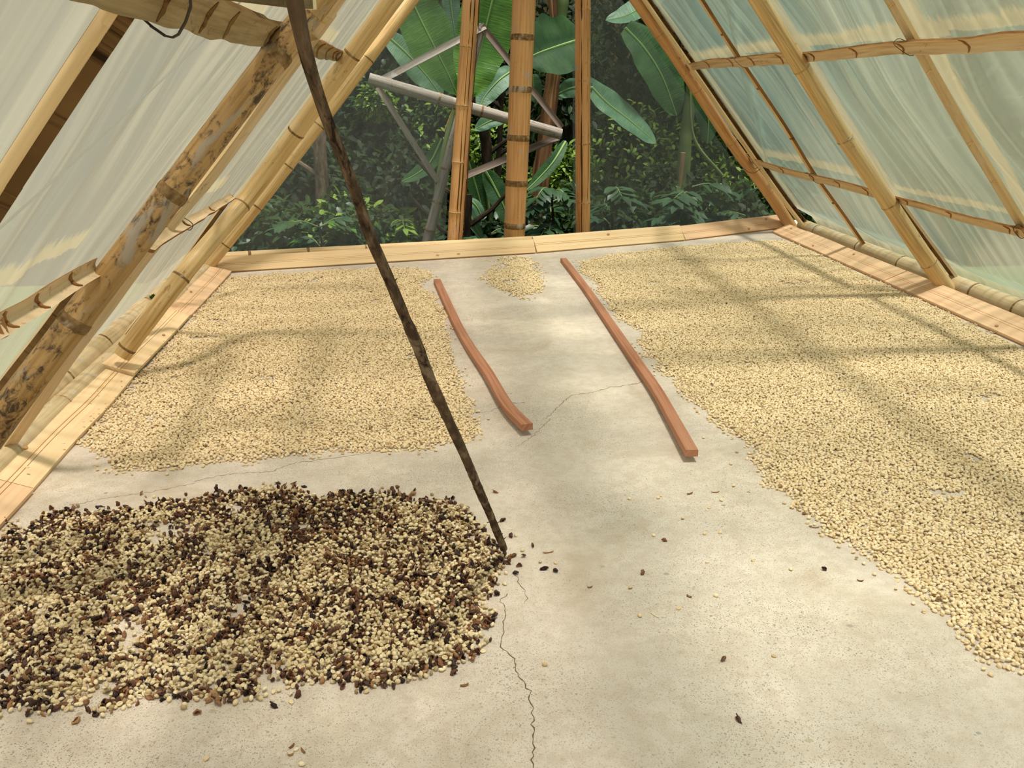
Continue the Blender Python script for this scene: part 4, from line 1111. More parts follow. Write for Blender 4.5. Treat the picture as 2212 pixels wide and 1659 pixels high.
def scatter_group(name, srcs):
    ng = bpy.data.node_groups.new(name, 'GeometryNodeTree')
    ng.interface.new_socket('Geometry', in_out='INPUT', socket_type='NodeSocketGeometry')
    ng.interface.new_socket('Geometry', in_out='OUTPUT', socket_type='NodeSocketGeometry')
    N = ng.nodes; Lk = ng.links
    gi, go = N.new('NodeGroupInput'), N.new('NodeGroupOutput')
    join = N.new('GeometryNodeJoinGeometry')
    for k, ob in enumerate(srcs):
        oi = N.new('GeometryNodeObjectInfo'); oi.inputs['Object'].default_value = ob; oi.inputs['As Instance'].default_value = True
        oi.transform_space = 'ORIGINAL'
        cmp_ = N.new('FunctionNodeCompare'); cmp_.data_type = 'INT'; cmp_.operation = 'EQUAL'
        na = N.new('GeometryNodeInputNamedAttribute'); na.data_type = 'INT'; na.inputs['Name'].default_value = 'kind'
        Lk.new(na.outputs['Attribute'], cmp_.inputs[2]); cmp_.inputs[3].default_value = k
        iop = N.new('GeometryNodeInstanceOnPoints')
        Lk.new(gi.outputs[0], iop.inputs['Points']); Lk.new(cmp_.outputs[0], iop.inputs['Selection']); Lk.new(oi.outputs['Geometry'], iop.inputs['Instance'])
        rot = N.new('GeometryNodeInputNamedAttribute'); rot.data_type = 'FLOAT_VECTOR'; rot.inputs['Name'].default_value = 'rot'
        e2r = N.new('FunctionNodeEulerToRotation'); Lk.new(rot.outputs['Attribute'], e2r.inputs[0]); Lk.new(e2r.outputs[0], iop.inputs['Rotation'])
        scn = N.new('GeometryNodeInputNamedAttribute'); scn.data_type = 'FLOAT'; scn.inputs['Name'].default_value = 'siz'
        Lk.new(scn.outputs['Attribute'], iop.inputs['Scale'])
        Lk.new(iop.outputs[0], join.inputs[0])
    Lk.new(join.outputs[0], go.inputs[0])
    return ng
def stuff_points(name, P, rot, siz, kind, srcs, label, cat):
    me = bpy.data.meshes.new(name)
    me.from_pydata(P.tolist(), [], [])
    a = me.attributes.new('rot', 'FLOAT_VECTOR', 'POINT'); a.data.foreach_set('vector', rot.astype(np.float32).ravel())
    a = me.attributes.new('siz', 'FLOAT', 'POINT'); a.data.foreach_set('value', siz.astype(np.float32))
    a = me.attributes.new('kind', 'INT', 'POINT'); a.data.foreach_set('value', kind.astype(np.int32))
    o = bpy.data.objects.new(name, me); COL.objects.link(o)
    md = o.modifiers.new('scatter', 'NODES'); md.node_group = scatter_group(name + '_scatter', srcs)
    return tag(o, label, cat, None, 'stuff')

def rand_rot(n, tilt=0.35):
    return np.stack([rng.normal(0, tilt, n), rng.normal(0, tilt, n), rng.uniform(0, 2 * math.pi, n)], 1)
def lone(name, mesh, pos, rot, siz, label, cat, group=None):
    o = bpy.data.objects.new(name, mesh)
    COL.objects.link(o)
    o.location = Vector(pos); o.rotation_euler = tuple(float(q) for q in rot); o.scale = (float(siz),) * 3
    return tag(o, label, cat, group)

# loose single beans, husks and chips on the open floor
LOOSE = [
    (1103, 1157, 'husk_a', 'round brown husk right of the prop stick, just above its foot'),
    (1114, 1156, 'dome_mix', 'small greyish bean next to the round brown husk by the prop stick'),
    (1149, 1179, 'husk_b', 'dark red curled husk ring on the concrete right of the stick foot'),
    (1129, 1188, 'dome_mix', 'single pale bean between the stick foot and the curled red husk'),
    (1131, 1201, 'husk_c', 'tiny blackish husk below the pale bean right of the stick foot'),
    (1111, 1200, 'husk_a', 'brown husk at the pile edge just right of the stick foot'),
    (1167, 1213, 'dome_mix', 'pale bean halfway between the stick foot and the broken yellow shell'),
    (1200, 1215, 'groove_mix', 'yellow broken shell with a dark spot, outermost of the upper strays'),
    (1122, 1222, 'husk_c', 'orange-brown bean below the stick foot beside a small brown chip'),
    (1176, 1230, 'husk_b', 'reddish pointed husk under the pale bean right of the stick foot'),
    (1200, 1233, 'husk_a', 'brown-green husk below the broken yellow shell'),
    (1100, 1213, 'husk_b', 'black open husk at the right tip of the mixed pile'),
    (1114, 1238, 'husk_a', 'dark olive husk lying at the top of the forked crack'),
    (1090, 1261, 'dome_mix', 'round pale bean on bare floor below the right tip of the mixed pile'),
    (1070, 1062, 'husk_b', 'dark ring-shaped husk right of the stick, high above the pile'),
    (1086, 1124, 'husk_a', 'grey-brown husk right of the stick, midway above its foot'),
    (1024, 1406, 'dome_mix', 'tan bean at the lower right edge of the mixed pile'),
    (1009, 1403, 'groove_mix', 'grooved bean touching the lower right edge of the mixed pile'),
    (1023, 1417, 'husk_c', 'small dark red husk under the tan bean off the pile'),
    (1177, 1435, 'dome', 'lone pale bean right of the long crack, low in the picture'),
    (1362, 1269, 'dome', 'round pale bean alone in the middle of the bare concrete'),
    (1382, 1329, 'dome', 'pale bean left of the pale wood splinter'),
    (1466, 1313, 'groove', 'pale bean right of the pale wood splinter'),
    (1547, 1286, 'dome', 'outermost pale bean on the bare concrete toward the right bean spread'),
    (1596, 1553, 'husk_b', 'black curled husk alone on the concrete at lower right'),
    (1388, 1237, 'husk_a', 'dark husk alone in the centre of the bare concrete'),
    (592, 1524, 'husk_b', 'dark husk just below the mixed pile, bottom left of centre'),
    (1708, 1229, 'dome', 'pale bean left of the grey bean near the right bean spread'),
    (1781, 1230, 'husk_c', 'grey-dark bean just off the middle edge of the right bean spread'),
    (1889, 1240, 'dome', 'topmost of three pale beans strayed from the right bean spread'),
    (1973, 1303, 'dome', 'middle of three pale beans strayed from the right bean spread'),
    (1996, 1321, 'groove', 'lowest of three pale beans strayed from the right bean spread'),
    (1412, 1156, 'dome', 'pale bean above the dark husk in the centre of the bare concrete'),
    (1556, 1150, 'dome', 'pale bean under the front end of the longer red strip'),
    (1360, 1077, 'dome', 'pale bean alone on the concrete in front of the shorter red strip'),
    (1422, 1075, 'dome', 'lower of two touching pale beans below the longer red strip'),
    (1427, 1070, 'groove', 'upper of two touching pale beans below the longer red strip'),
    (1558, 1080, 'dome', 'pale bean just below the thin brown twig at right'),
    (1532, 1096, 'groove', 'pale bean between the twig and the row of lone beans'),
    (1475, 1119, 'dome', 'flat pale bean between the bean pair and the lone bean row'),
    (1522, 1152, 'dome', 'pale bean left of the brownish bean at right'),
    (1435, 1167, 'husk_c', 'tiny dark husk right of the lone bean in the centre'),
    (1528, 1213, 'groove', 'brown-edged bean above the splinter on the sunlit concrete'),
    (1627, 1210, 'groove', 'pale open bean shell left of the bean nearest the right spread'),
    (1585, 1049, 'dome', 'pale bean above the thin brown twig'),
    (1579, 1002, 'dome', 'pale bean near the spread beside the longer red strip end'),
    (1672, 1416, 'groove', 'broken pale shell low on the sunlit concrete'),
    (1563, 1424, 'husk_c', 'tiny dark husk left of the broken pale shell'),
    (2140, 1457, 'dome', 'yellowish bean at the very tip of the right bean spread'),
    (640, 1617, 'groove', 'broken pale shell in the bit of chaff at the bottom edge'),
    (446, 1638, 'dome', 'pale bean at the bottom edge left of the broken shell'),
    (652, 1650, 'dome', 'pale bean at the bottom edge under the broken shell'),
    (1520, 945, 'dome', 'pale bean beside the front end of the longer red strip'),
    (1055, 905, 'dome', 'pale bean between left bean spread and shorter red strip'),
    (88, 1141, 'dome_mix', 'pale bean beside the board joint at far left'),
    (370, 1079, 'husk_b', 'dark double husk just above the upper edge of the mixed pile'),
    (445, 1068, 'husk_a', 'small black husk above the mixed pile, left of its peak'),
    (333, 1073, 'dome_mix', 'pale bean above the mixed pile near a dark husk'),
    (306, 1066, 'husk_c', 'tiny brown husk highest above the mixed pile at left'),
    (826, 1053, 'dome_mix', 'pale bean above the mixed pile left of the stick'),
    (846, 1056, 'husk_b', 'half-dark bean above the mixed pile left of the stick'),
    (895, 1058, 'husk_c', 'dark oval husk above the mixed pile nearer the stick'),
    (933, 1068, 'dome_mix', 'small pale bean above the mixed pile just left of the stick'),
]
first = {}
for x, y, kind, label in LOOSE:
    hus = kind.startswith('husk')
    p = floor_pt(x, y, 0.003)
    r_ = rand_rot(1, 0.25)[0]
    if hus: r_ = r_ + V(rng.uniform(0.6, 2.4), rng.uniform(-0.6, 0.6), 0)
    z = 0.0046 if hus else 0.0026
    o = lone('cherry_husk' if hus else 'coffee_bean', MESH[kind], (p[0], p[1], z), r_, rng.uniform(0.92, 1.1), label, 'husk' if hus else 'bean')
    first.setdefault(kind, o)
bn = nrm(V(math.sin(0.36), 0, math.cos(0.36)))
for x, y in ((250, 858), (228, 872), (232, 878), (213, 884), (202, 893), (196, 899), (181, 911), (138, 958), (212, 845), (195, 862), (262, 824), (301, 793), (296, 800), (326, 761), (354, 737), (373, 715), (400, 655), (415, 640), (437, 622), (60, 1010)):
    p = hit(x, y, V(XL, 0, 0) + bn * (0.032 + 0.003), bn)
    r_ = rand_rot(1, 0.15)[0] + V(0, 0.36, 0) * 0
    lone('coffee_bean', MESH['dome'], p, r_, rng.uniform(0.7, 0.95), 'small bean stranded on the sloping left border boards', 'bean', 'beans stranded on the left border boards')
def chip(x, y, lx, ly, mat, ang, label, name='wood_chip', cat='chip', curl=0.003):
    p = floor_pt(x, y, 0.002)
    mb = MB(); n = 8; vs = []
    for i in range(n + 1):
        u = 2 * i / n - 1
        w = ly * (1 - 0.6 * u * u) * (0.8 + 0.4 * rng.random())
        for s in (-1, 1):
            for h in (0, 1):
                q = V(u * lx, s * w, h * 0.0012 + curl * u * u + 0.0004)
                vs.append(V(p[0] + q[0] * math.cos(ang) - q[1] * math.sin(ang), p[1] + q[0] * math.sin(ang) + q[1] * math.cos(ang), q[2]))
    fs = []
    for i in range(n):
        a = 4 * i; b = a + 4
        fs += [(a + 1, a + 3, b + 3, b + 1), (a, b, b + 2, a + 2), (a, a + 1, b + 1, b), (a + 2, b + 2, b + 3, a + 3)]
    fs += [(0, 2, 3, 1), (4 * n, 4 * n + 1, 4 * n + 3, 4 * n + 2)]
    mb.add(vs, fs)
    return tag(mb.build(name, M[mat], origin=V(p[0], p[1], 0)), label, cat)
chip(1415, 1328, 0.011, 0.0026, 'splinter', 2.1, 'slim pale wood splinter on the bare concrete', 'wood_splinter', 'chip', 0.0004)
chip(1184, 1193, 0.013, 0.0018, 'flake', 0.1, 'thin brown twig flake right of the curled red husk', 'twig_flake')
chip(1489, 1288, 0.006, 0.003, 'flake', 2.4, 'small brown flake between two pale beans at right', 'bark_flake')
chip(1003, 1480, 0.008, 0.003, 'flake', 0.2, 'reddish flake on the floor below the mixed pile', 'bark_flake')
chip(1858, 1254, 0.007, 0.0022, 'flake', 2.8, 'brown flake just off the right bean spread', 'bark_flake')
chip(1545, 1063, 0.011, 0.0016, 'flake', 0.0, 'thin brown twig below the front end of the longer red strip', 'twig_flake')
chip(1274, 1268, 0.006, 0.0018, 'flake', 0.1, 'tiny brown flake on bare floor right of the strays', 'bark_flake')
chip(630, 1612, 0.006, 0.002, 'flake', 0.9, 'upper bit of brown chaff in the small cluster at the bottom edge', 'chaff_flake')
chip(655, 1622, 0.007, 0.002, 'flake', 2.2, 'right-hand bit of brown chaff in the small cluster at the bottom edge', 'chaff_flake')
chip(628, 1630, 0.005, 0.002, 'flake', 0.2, 'lower bit of brown chaff in the small cluster at the bottom edge', 'chaff_flake')
chip(1490, 1066, 0.009, 0.003, 'flake', 0.3, 'crumbled brown bark bit left of the thin twig', 'bark_flake')
chip(522, 1475, 0.010, 0.004, 'flake', 0.6, 'reddish leaf scrap at the lower edge of the mixed pile', 'leaf_scrap')
chip(1761, 1139, 0.010, 0.0018, 'flake', 3.0, 'brown seed flake at the edge of the right bean spread', 'bark_flake')

src_pale = [first['dome'], first['groove']]
src_mix = [first['dome_mix'], first['groove_mix'], first['husk_a'], first['husk_b'], first['husk_c']]

PA = patch(poly_left, seed=21, gap=0.22)
PBn = patch(poly_right, seed=41, gap=0.20)
PCn = patch(poly_mid, seed=61, gap=0.36, ragged=0.05, second=0.1)
PA, PBn, PCn = [p[in_view(p)] for p in (PA, PBn, PCn)]
def pale_attrs(P):
    n = len(P)
    return rand_rot(n, 0.44), rng.uniform(0.86, 1.14, n), (rng.random(n) < 0.28).astype(int)
# the 140 pale beans that show largest stand as single objects
vis = in_view(PBn, -4)
order = np.argsort(np.where(vis, (PBn - CAM) @ FW, 1e9))[:140]
mask = np.zeros(len(PBn), bool); mask[order] = True
rot, siz, knd = pale_attrs(PBn)
for i in order:
    lone('coffee_bean', MESH['groove' if knd[i] else 'dome'], PBn[i], rot[i], siz[i], 'pale parchment coffee bean in the front tip of the right bean spread', 'bean', 'beans in the front tip of the right spread')
stuff_points('coffee_beans', PBn[~mask], rot[~mask], siz[~mask], knd[~mask], src_pale, 'wide layer of pale parchment coffee beans drying along the right border', 'beans')
stuff_points('coffee_beans', PA, *pale_attrs(PA), src_pale, 'layer of pale parchment coffee beans drying between left border and shorter strip', 'beans')
stuff_points('coffee_beans', PCn, *pale_attrs(PCn), src_pale, 'small heap of pale coffee beans at the rear between both red strips', 'beans')

# mixed pile: beans and dark skins, heaped a little toward its right end
X, Y = hexgrid(poly_mix, 0.0092, 0.34)
rag = 0.03
wx = X + rag * (fbm(X * 16, Y * 16, 71) - 0.5) * 2; wy = Y + rag * (fbm(X * 16 + 5, Y * 16, 75) - 0.5) * 2
ins = inside(poly_mix, wx, wy); d = dist_edge(poly_mix, wx, wy)
g = fbm(X * 10, Y * 10, 78)
heap = np.clip(0.25 + 0.75 * np.clip((X + 0.55) / 0.6, 0, 1), 0, 1) * np.clip(d / 0.10, 0.15, 1)
keep = ins & (rng.random(X.shape) < 0.7 + 0.3 * np.clip(d / 0.03, 0, 1)) & ~((g < 0.25) & (heap < 0.6) & (rng.random(X.shape) < 0.75))
keep |= (~ins) & (d < 0.025) & (rng.random(X.shape) < 0.07)
X, Y, d, heap = X[keep], Y[keep], d[keep], heap[keep]
layers = [np.stack([X, Y, rng.uniform(0.003, 0.006, len(X))], 1)]
for k, p in ((1, 0.55), (2, 0.35), (3, 0.22)):
    sel = rng.random(len(X)) < p * heap * (1.4 * fbm(X * 8, Y * 8, 80 + k))
    layers.append(np.stack([X[sel] + rng.uniform(-1, 1, sel.sum()) * 0.005, Y[sel] + rng.uniform(-1, 1, sel.sum()) * 0.005, 0.004 + 0.0048 * k + rng.uniform(-0.001, 0.001, sel.sum())], 1))
PM = np.vstack(layers); PM = PM[in_view(PM)]
nM = len(PM)
cl = fbm(PM[:, 0] * 18, PM[:, 1] * 18, 91)
dE = dist_edge(poly_mix, PM[:, 0], PM[:, 1])
back = np.clip((PM[:, 1] - 1.72) / 0.2, 0, 1)
pd = np.clip(0.29 + 1.15 * (cl - 0.5) + 0.14 * (dE < 0.025) + 0.10 * back, 0.08, 0.85)
dark = rng.random(nM) < pd
knd = np.where(dark, rng.choice([2, 3, 4], nM, p=[0.36, 0.34, 0.30]), rng.choice([0, 1], nM, p=[0.66, 0.34]))
rot = rand_rot(nM, 0.5); rot[dark] = rng.uniform(0, 6.28, (dark.sum(), 3)); siz = rng.uniform(0.84, 1.14, nM)
vis = in_view(PM, -4)
order = np.argsort(np.where(vis, (PM - CAM) @ FW, 1e9))[:190]
mask = np.zeros(nM, bool); mask[order] = True
km = ['dome_mix', 'groove_mix', 'husk_a', 'husk_b', 'husk_c']
for i in order:
    hus = knd[i] >= 2
    lone('cherry_husk' if hus else 'coffee_bean', MESH[km[knd[i]]], PM[i], rot[i], siz[i],
         'dark dried cherry husk along the front edge of the mixed pile' if hus else 'pale coffee bean along the front edge of the mixed dark pile', 'husk' if hus else 'bean',
         'husks along the front edge of the mixed pile' if hus else 'beans along the front edge of the mixed pile')
stuff_points('mixed_coffee_cherries', PM[~mask], rot[~mask], siz[~mask], knd[~mask], src_mix, 'pile of pale coffee beans mixed with dark dried cherry husks', 'beans')

# ------------------------------------------------------------------ grey bamboo rack behind the rear wall
YR = 6.5
root = thing('bamboo_rack', at(915, 545, YR), 'weathered grey bamboo rack of crossed poles outside the rear wall', 'rack')
def rpole(p, q, w0, w1, mat, nm, Y0=YR, Y1=YR, hollow=True, nodes=()):
    P, u = resample([at(*p, Y0), at(*q, Y1)], 60)
    r = np.interp(u, [0, 1], [rad_for(P[0], w0), rad_for(P[-1], w1)])
    L = np.linalg.norm(P - P[0], axis=1)
    for i in pix_to_t(P, nodes): r = r * (1 + 0.09 * np.exp(-((L - L[i]) / 0.012) ** 2))
    mb = MB(); tube(mb, P, r, 16, True, 0.03, int(p[0]), 0, hollow); o = mb.build(nm, M[mat], root)
    for i in pix_to_t(P, nodes):
        T = nrm(P[-1] - P[0]); m2 = MB(); tube(m2, [P[i] - T * 0.008, P[i], P[i] + T * 0.008], [r[i] * 1.0, r[i] * 1.04, r[i]], 14, False); m2.build('node_ring', M['node'], o)
    return o
rpole((797, 170), (1212, 290), 25, 23, 'bamboo_grey', 'crossbar', 6.46, 6.46, nodes=[(1045, 238), (950, 214)])
leg0 = at(915, 548, 6.6)
rpole((1043, 52), (905, 590), 16, 23, 'bamboo_grey', 'leg', 6.55, 6.55, nodes=[(962, 360), (940, 430), (925, 495)])
def rslat(p, q, w, mat, Y0, Y1, nodes=()):
    P, u = resample([at(*p, Y0), at(*q, Y1)], 40)
    mb = MB(); channel(mb, P, -FW, rad_for(P[0], w) * 2, 0.006, 0.010, 0, 0, 0, 0.05, int(p[1])); mb.build('slat', M[mat], root)
rslat((826, 172), (1048, 56), 15, 'bamboo_grey', 6.52, 6.52)
rslat((1040, 56), (1214, 276), 14, 'bamboo_brown_grey', 6.52, 6.52)
rslat((816, 188), (946, 392), 13, 'bamboo_grey', 6.52, 6.52)
rslat((1000, 382), (1206, 296), 15, 'bamboo_brown_grey', 6.42, 6.52)
mb = MB(); tube(mb, resample([at(981, 226, 6.44), at(972, 252, 6.43), at(960, 283, 6.42)], 12)[0], 0.005, 6); mb.build('rag_strip', M['rope'], root)

# ------------------------------------------------------------------ plants
def big_leaf(parent, pix, wpx, mat, seed=0, roll=0.0, fold=0.25, wave=0.05, torn=0.0, ns=34, nc=5):
    """banana blade along a midrib; pix = [(x, y, Y)...]; wpx full width in pixels at its widest"""
    P, u = resample([at(*p) for p in pix], ns)
    T = np.gradient(P, axis=0); T /= np.linalg.norm(T, axis=1)[:, None]
    w = rad_for(P[ns // 2], wpx)
    prof = np.clip(np.sin(np.pi * np.clip(u * 0.93 + 0.07, 0, 1)) ** 0.55, 0.02, 1)
    rr = random.Random(seed)
    vs, uv, fs = [], [], []
    m = 2 * nc + 1
    for i in range(ns):
        view = nrm(CAM - P[i]) * 0.8 + V(0, 0, 0.6)
        s = nrm(np.cross(T[i], view)); nn = np.cross(s, T[i])
        s = s * math.cos(roll) + nn * math.sin(roll); nn = np.cross(s, T[i])
        for k in range(-nc, nc + 1):
            q = k / nc
            wj = w * prof[i] * (1 + 0.10 * (2 * float(vnoise(u[i] * 7, q * 0.6 + 3, seed)) - 1))
            h = fold * abs(q) * wj - 0.35 * fold * q * q * wj + wave * w * (2 * float(vnoise(u[i] * 9, q * 1.5 + 5, seed + 4)) - 1) * abs(q)
            vs.append(P[i] + s * (q * wj) + nn * h); uv.append((q, u[i]))
    for i in range(ns - 1):
        for k in range(2 * nc):
            a = i * m + k
            fs.append((a, a + 1, a + m + 1, a + m))
    mb = MB(); mb.add(vs, fs, uv); o = mb.build('leaf', M[mat], parent)
    c = [vs[i * m + nc] for i in range(ns)]
    mb = MB(); tube(mb, c, np.linspace(0.013, 0.004, ns), 6); mb.build('midrib', M['midrib'], o)
    return o
def stem(parent, pix, w0, w1, mat, name='pseudostem', seg=14, seed=0, lump=0.08):
    P, u = resample([at(*p) for p in pix], 40)
    mb = MB(); tube(mb, P, np.interp(u, [0, 1], [rad_for(P[0], w0), rad_for(P[-1], w1)]), seg, True, lump, seed)
    return mb.build(name, M[mat], parent)

ban = thing('banana_plant', at(1165, 560, 7.6), 'banana plant with dry brown stem seen through the rear opening', 'plant')
stem(ban, [(1212, -160, 7.6), (1206, 60, 7.6), (1188, 220, 7.6), (1168, 380, 7.6), (1160, 470, 7.6), (1156, 590, 7.6)], 28, 42, 'pseudo', 'pseudostem', seed=3, lump=0.16)
stem(ban, [(1186, -20, 7.5), (1195, 60, 7.5), (1205, 105, 7.5)], 12, 3, 'pseudo', 'dry_sheath', seed=5)
stem(ban, [(1160, 105, 7.4), (1172, 75, 7.4), (1180, 42, 7.4)], 9, 2, 'dry_leaf', 'dry_sheath', seed=6)
stem(ban, [(1222, -60, 7.55), (1215, 20, 7.55), (1208, 90, 7.55)], 26, 20, 'stalk', 'leaf_stalk', seed=7)
big_leaf(ban, [(1082, -70, 7.2), (1062, 10, 7.2), (1042, 90, 7.2), (1024, 160, 7.15), (1012, 212, 7.1)], 118, 'banana', 1, 0.15, 0.2, 0.10)
big_leaf(ban, [(1258, 84, 7.2), (1205, 100, 7.1), (1160, 116, 7.0), (1128, 134, 6.95)], 140, 'banana_deep', 2, 0.25, 0.25, 0.10)
big_leaf(ban, [(1222, 306, 6.9), (1195, 350, 6.8), (1165, 384, 6.75), (1136, 412, 6.7)], 27, 'banana_dark', 3, 0.3, 0.3, 0.04)
big_leaf(ban, [(1112, 150, 7.6), (1080, 172, 7.5), (1050, 205, 7.45), (1034, 235, 7.4)], 52, 'banana_blue', 4, 0.1, 0.2, 0.08)
big_leaf(ban, [(1150, 160, 7.7), (1152, 190, 7.7), (1160, 222, 7.7)], 40, 'banana_blue', 5, 0.0, 0.1, 0.05)
big_leaf(ban, [(1280, 190, 7.6), (1235, 190, 7.6), (1200, 205, 7.6)], 40, 'banana_blue', 6, 0.6, 0.2, 0.15)
big_leaf(ban, [(1100, 250, 7.8), (1060, 262, 7.8), (1025, 280, 7.8)], 34, 'banana_blue', 7, 0.2, 0.2, 0.12)
ban4 = thing('banana_plant', at(1075, 560, 7.2), 'young banana shoots low in the opening left of the centre post', 'plant')
big_leaf(ban4, [(1012, 350, 7.2), (1030, 410, 7.2), (1046, 470, 7.2), (1062, 520, 7.2)], 44, 'banana_dark', 8, 0.2, 0.2, 0.05)
big_leaf(ban4, [(1048, 370, 7.1), (1066, 400, 7.1), (1088, 445, 7.05), (1100, 490, 7.0)], 46, 'banana_dark', 9, -0.2, 0.2, 0.05)
big_leaf(ban4, [(1008, 440, 6.9), (1022, 480, 6.9), (1044, 520, 6.9)], 24, 'banana_blue', 10, 0.1, 0.2, 0.05)
big_leaf(ban4, [(1012, 430, 7.0), (1030, 448, 7.0), (1044, 476, 7.0)], 26, 'banana_blue', 11, 0.1, 0.2, 0.05)
stem(ban4, [(1060, 560, 7.2), (1058, 470, 7.2), (1046, 376, 7.2)], 9, 4, 'stalk', 'leaf_stalk')
ban2 = thing('banana_plant', at(905, 560, 8.0), 'banana plant with big hanging leaves behind the left rear plastic', 'plant')
stem(ban2, [(985, 230, 8.0), (960, 330, 8.0), (945, 430, 8.0), (935, 590, 8.0)], 14, 24, 'stalk', 'pseudostem', seed=4)
big_leaf(ban2, [(872, -60, 7.6), (896, 15, 7.6), (935, 95, 7.6), (968, 160, 7.6), (988, 205, 7.6)], 112, 'banana', 12, 0.1, 0.15, 0.05)
big_leaf(ban2, [(836, 78, 7.8), (880, 118, 7.8), (922, 165, 7.8), (955, 210, 7.8)], 74, 'banana_blue', 13, 0.1, 0.2, 0.05)
big_leaf(ban2, [(968, -50, 8.2), (975, 20, 8.2), (984, 80, 8.2)], 40, 'banana_blue', 14, 0.1, 0.2, 0.05)
big_leaf(ban2, [(955, 300, 8.3), (930, 350, 8.3), (900, 376, 8.3), (868, 392, 8.3)], 34, 'banana_dark', 15, 0.1, 0.2, 0.05)
ban3 = thing('banana_plant', at(1480, 560, 8.0), 'banana plant with drooping leaves behind the right rear plastic', 'plant')
stem(ban3, [(1500, 60, 8.2), (1492, 200, 8.2), (1478, 340, 8.2), (1470, 580, 8.2)], 20, 34, 'stalk', 'pseudostem', seed=9)
big_leaf(ban3, [(1268, 178, 7.8), (1310, 222, 7.8), (1362, 262, 7.8), (1418, 310, 7.8)], 66, 'banana_blue', 16, 0.2, 0.25, 0.1)
big_leaf(ban3, [(1440, -30, 8.4), (1395, 10, 8.4), (1350, 35, 8.4), (1308, 44, 8.4)], 70, 'banana_blue', 17, -0.3, 0.2, 0.05)
big_leaf(ban3, [(1350, 60, 7.9), (1392, 105, 7.9), (1430, 165, 7.9), (1462, 250, 7.9)], 96, 'banana_dark', 18, 0.1, 0.25, 0.05)
big_leaf(ban3, [(1500, 150, 8.0), (1520, 210, 8.0), (1530, 260, 8.0), (1528, 310, 8.0)], 58, 'banana_dark', 19, 0.2, 0.2, 0.05)
stem(ban3, [(1560, 380, 7.9), (1500, 300, 7.9), (1490, 190, 7.9)], 8, 5, 'stalk', 'leaf_stalk')
stem(ban3, [(1476, 330, 7.95), (1470, 390, 7.95), (1462, 455, 7.95)], 12, 4, 'dry_leaf', 'dry_sheath')

def leaf_shape(mb, p, d, n, L, w, mi, bend=0.15):
    s = nrm(np.cross(d, n)); n = np.cross(s, d)
    a = p; t1 = p + d * L * 0.3 - n * bend * L * 0.10; t2 = p + d * L * 0.68 - n * bend * L * 0.45; e = p + d * L - n * bend * L
    vs = [a, t1 + s * w * 0.46 + n * w * 0.10, t1, t1 - s * w * 0.46 + n * w * 0.10, t2 + s * w * 0.40 + n * w * 0.08, t2, t2 - s * w * 0.40 + n * w * 0.08, e]
    mb.add(vs, [(0, 2, 1), (0, 3, 2), (1, 2, 5, 4), (2, 3, 6, 5), (4, 5, 7), (5, 6, 7)], None, mi)
def trunk(label, pix, w0, w1, mat, seed, shade_crown=None):
    P, u = resample([at(*p) for p in pix], 50)
    root = thing('tree_trunk', P[-1], label, 'trunk')
    mb = MB(); tube(mb, P, np.interp(u, [0, 1], [rad_for(P[0], w0), rad_for(P[-1], w1)]), 16, True, 0.14, seed); mb.build('trunk', M[mat], root)
    for k in range(3):
        i = 8 + 12 * k; m2 = MB(); d = nrm(RT * (1 if k % 2 else -1) + V(0, 0, 0.7))
        tube(m2, [P[i], P[i] + d * 0.25, P[i] + d * 0.55 + V(0, 0, 0.1)], [0.025, 0.018, 0.01], 7); m2.build('branch', M[mat], root)
    if shade_crown:  # leaf mass above the view, added to keep sun off the shrubs
        cx_, cy_, cz_, cr_ = shade_crown
        top = V(cx_, cy_, cz_); r2_ = np.random.default_rng(seed + 50)
        m2 = MB(); tube(m2, resample([P[0] - V(0, 0, 0.05), P[0] + V(0.05, 0.05, 0.5), top], 14)[0], np.linspace(rad_for(P[0], w0), 0.03, 14), 10); m2.build('upper_trunk', M[mat], root)
        m2 = MB()
        for k in range(2600):
            v = r2_.normal(size=3); v /= np.linalg.norm(v)
            p = top + v * V(cr_, cr_, cr_ * 0.45) * r2_.uniform(0.35, 1.0)
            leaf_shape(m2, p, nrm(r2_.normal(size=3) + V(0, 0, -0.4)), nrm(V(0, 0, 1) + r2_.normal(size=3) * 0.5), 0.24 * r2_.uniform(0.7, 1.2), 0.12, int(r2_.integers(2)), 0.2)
        o_ = m2.build('shade_crown', [M['shade_leaf'], M['deep_leaf']], root); o_['kind'] = 'stuff'
    return root
trunk('pale ragged tree trunk behind the left rear plastic', [(676, -60, 7.9), (684, 150, 7.9), (690, 300, 7.9), (696, 420, 7.9), (698, 600, 7.9)], 30, 30, 'trunk', 3, (-2.7, 9.6, 4.6, 1.8))
trunk('thick dark trunk seen through the opening left of the centre post', [(1040, 150, 8.4), (1046, 280, 8.4), (1052, 350, 8.4), (1054, 600, 8.4)], 24, 22, 'dark_trunk', 5, (0.6, 10.2, 4.8, 1.4))
trunk('slender dark trunk close beside the centre post', [(1086, 150, 8.6), (1080, 290, 8.6), (1076, 380, 8.6), (1072, 600, 8.6)], 12, 12, 'dark_trunk', 7, (3.7, 9.4, 4.5, 1.6))
trunk('near dark stump by the foot of the slim left post', [(1012, 420, 6.9), (1010, 470, 6.9), (1008, 600, 6.9)], 16, 20, 'dark_trunk', 9)

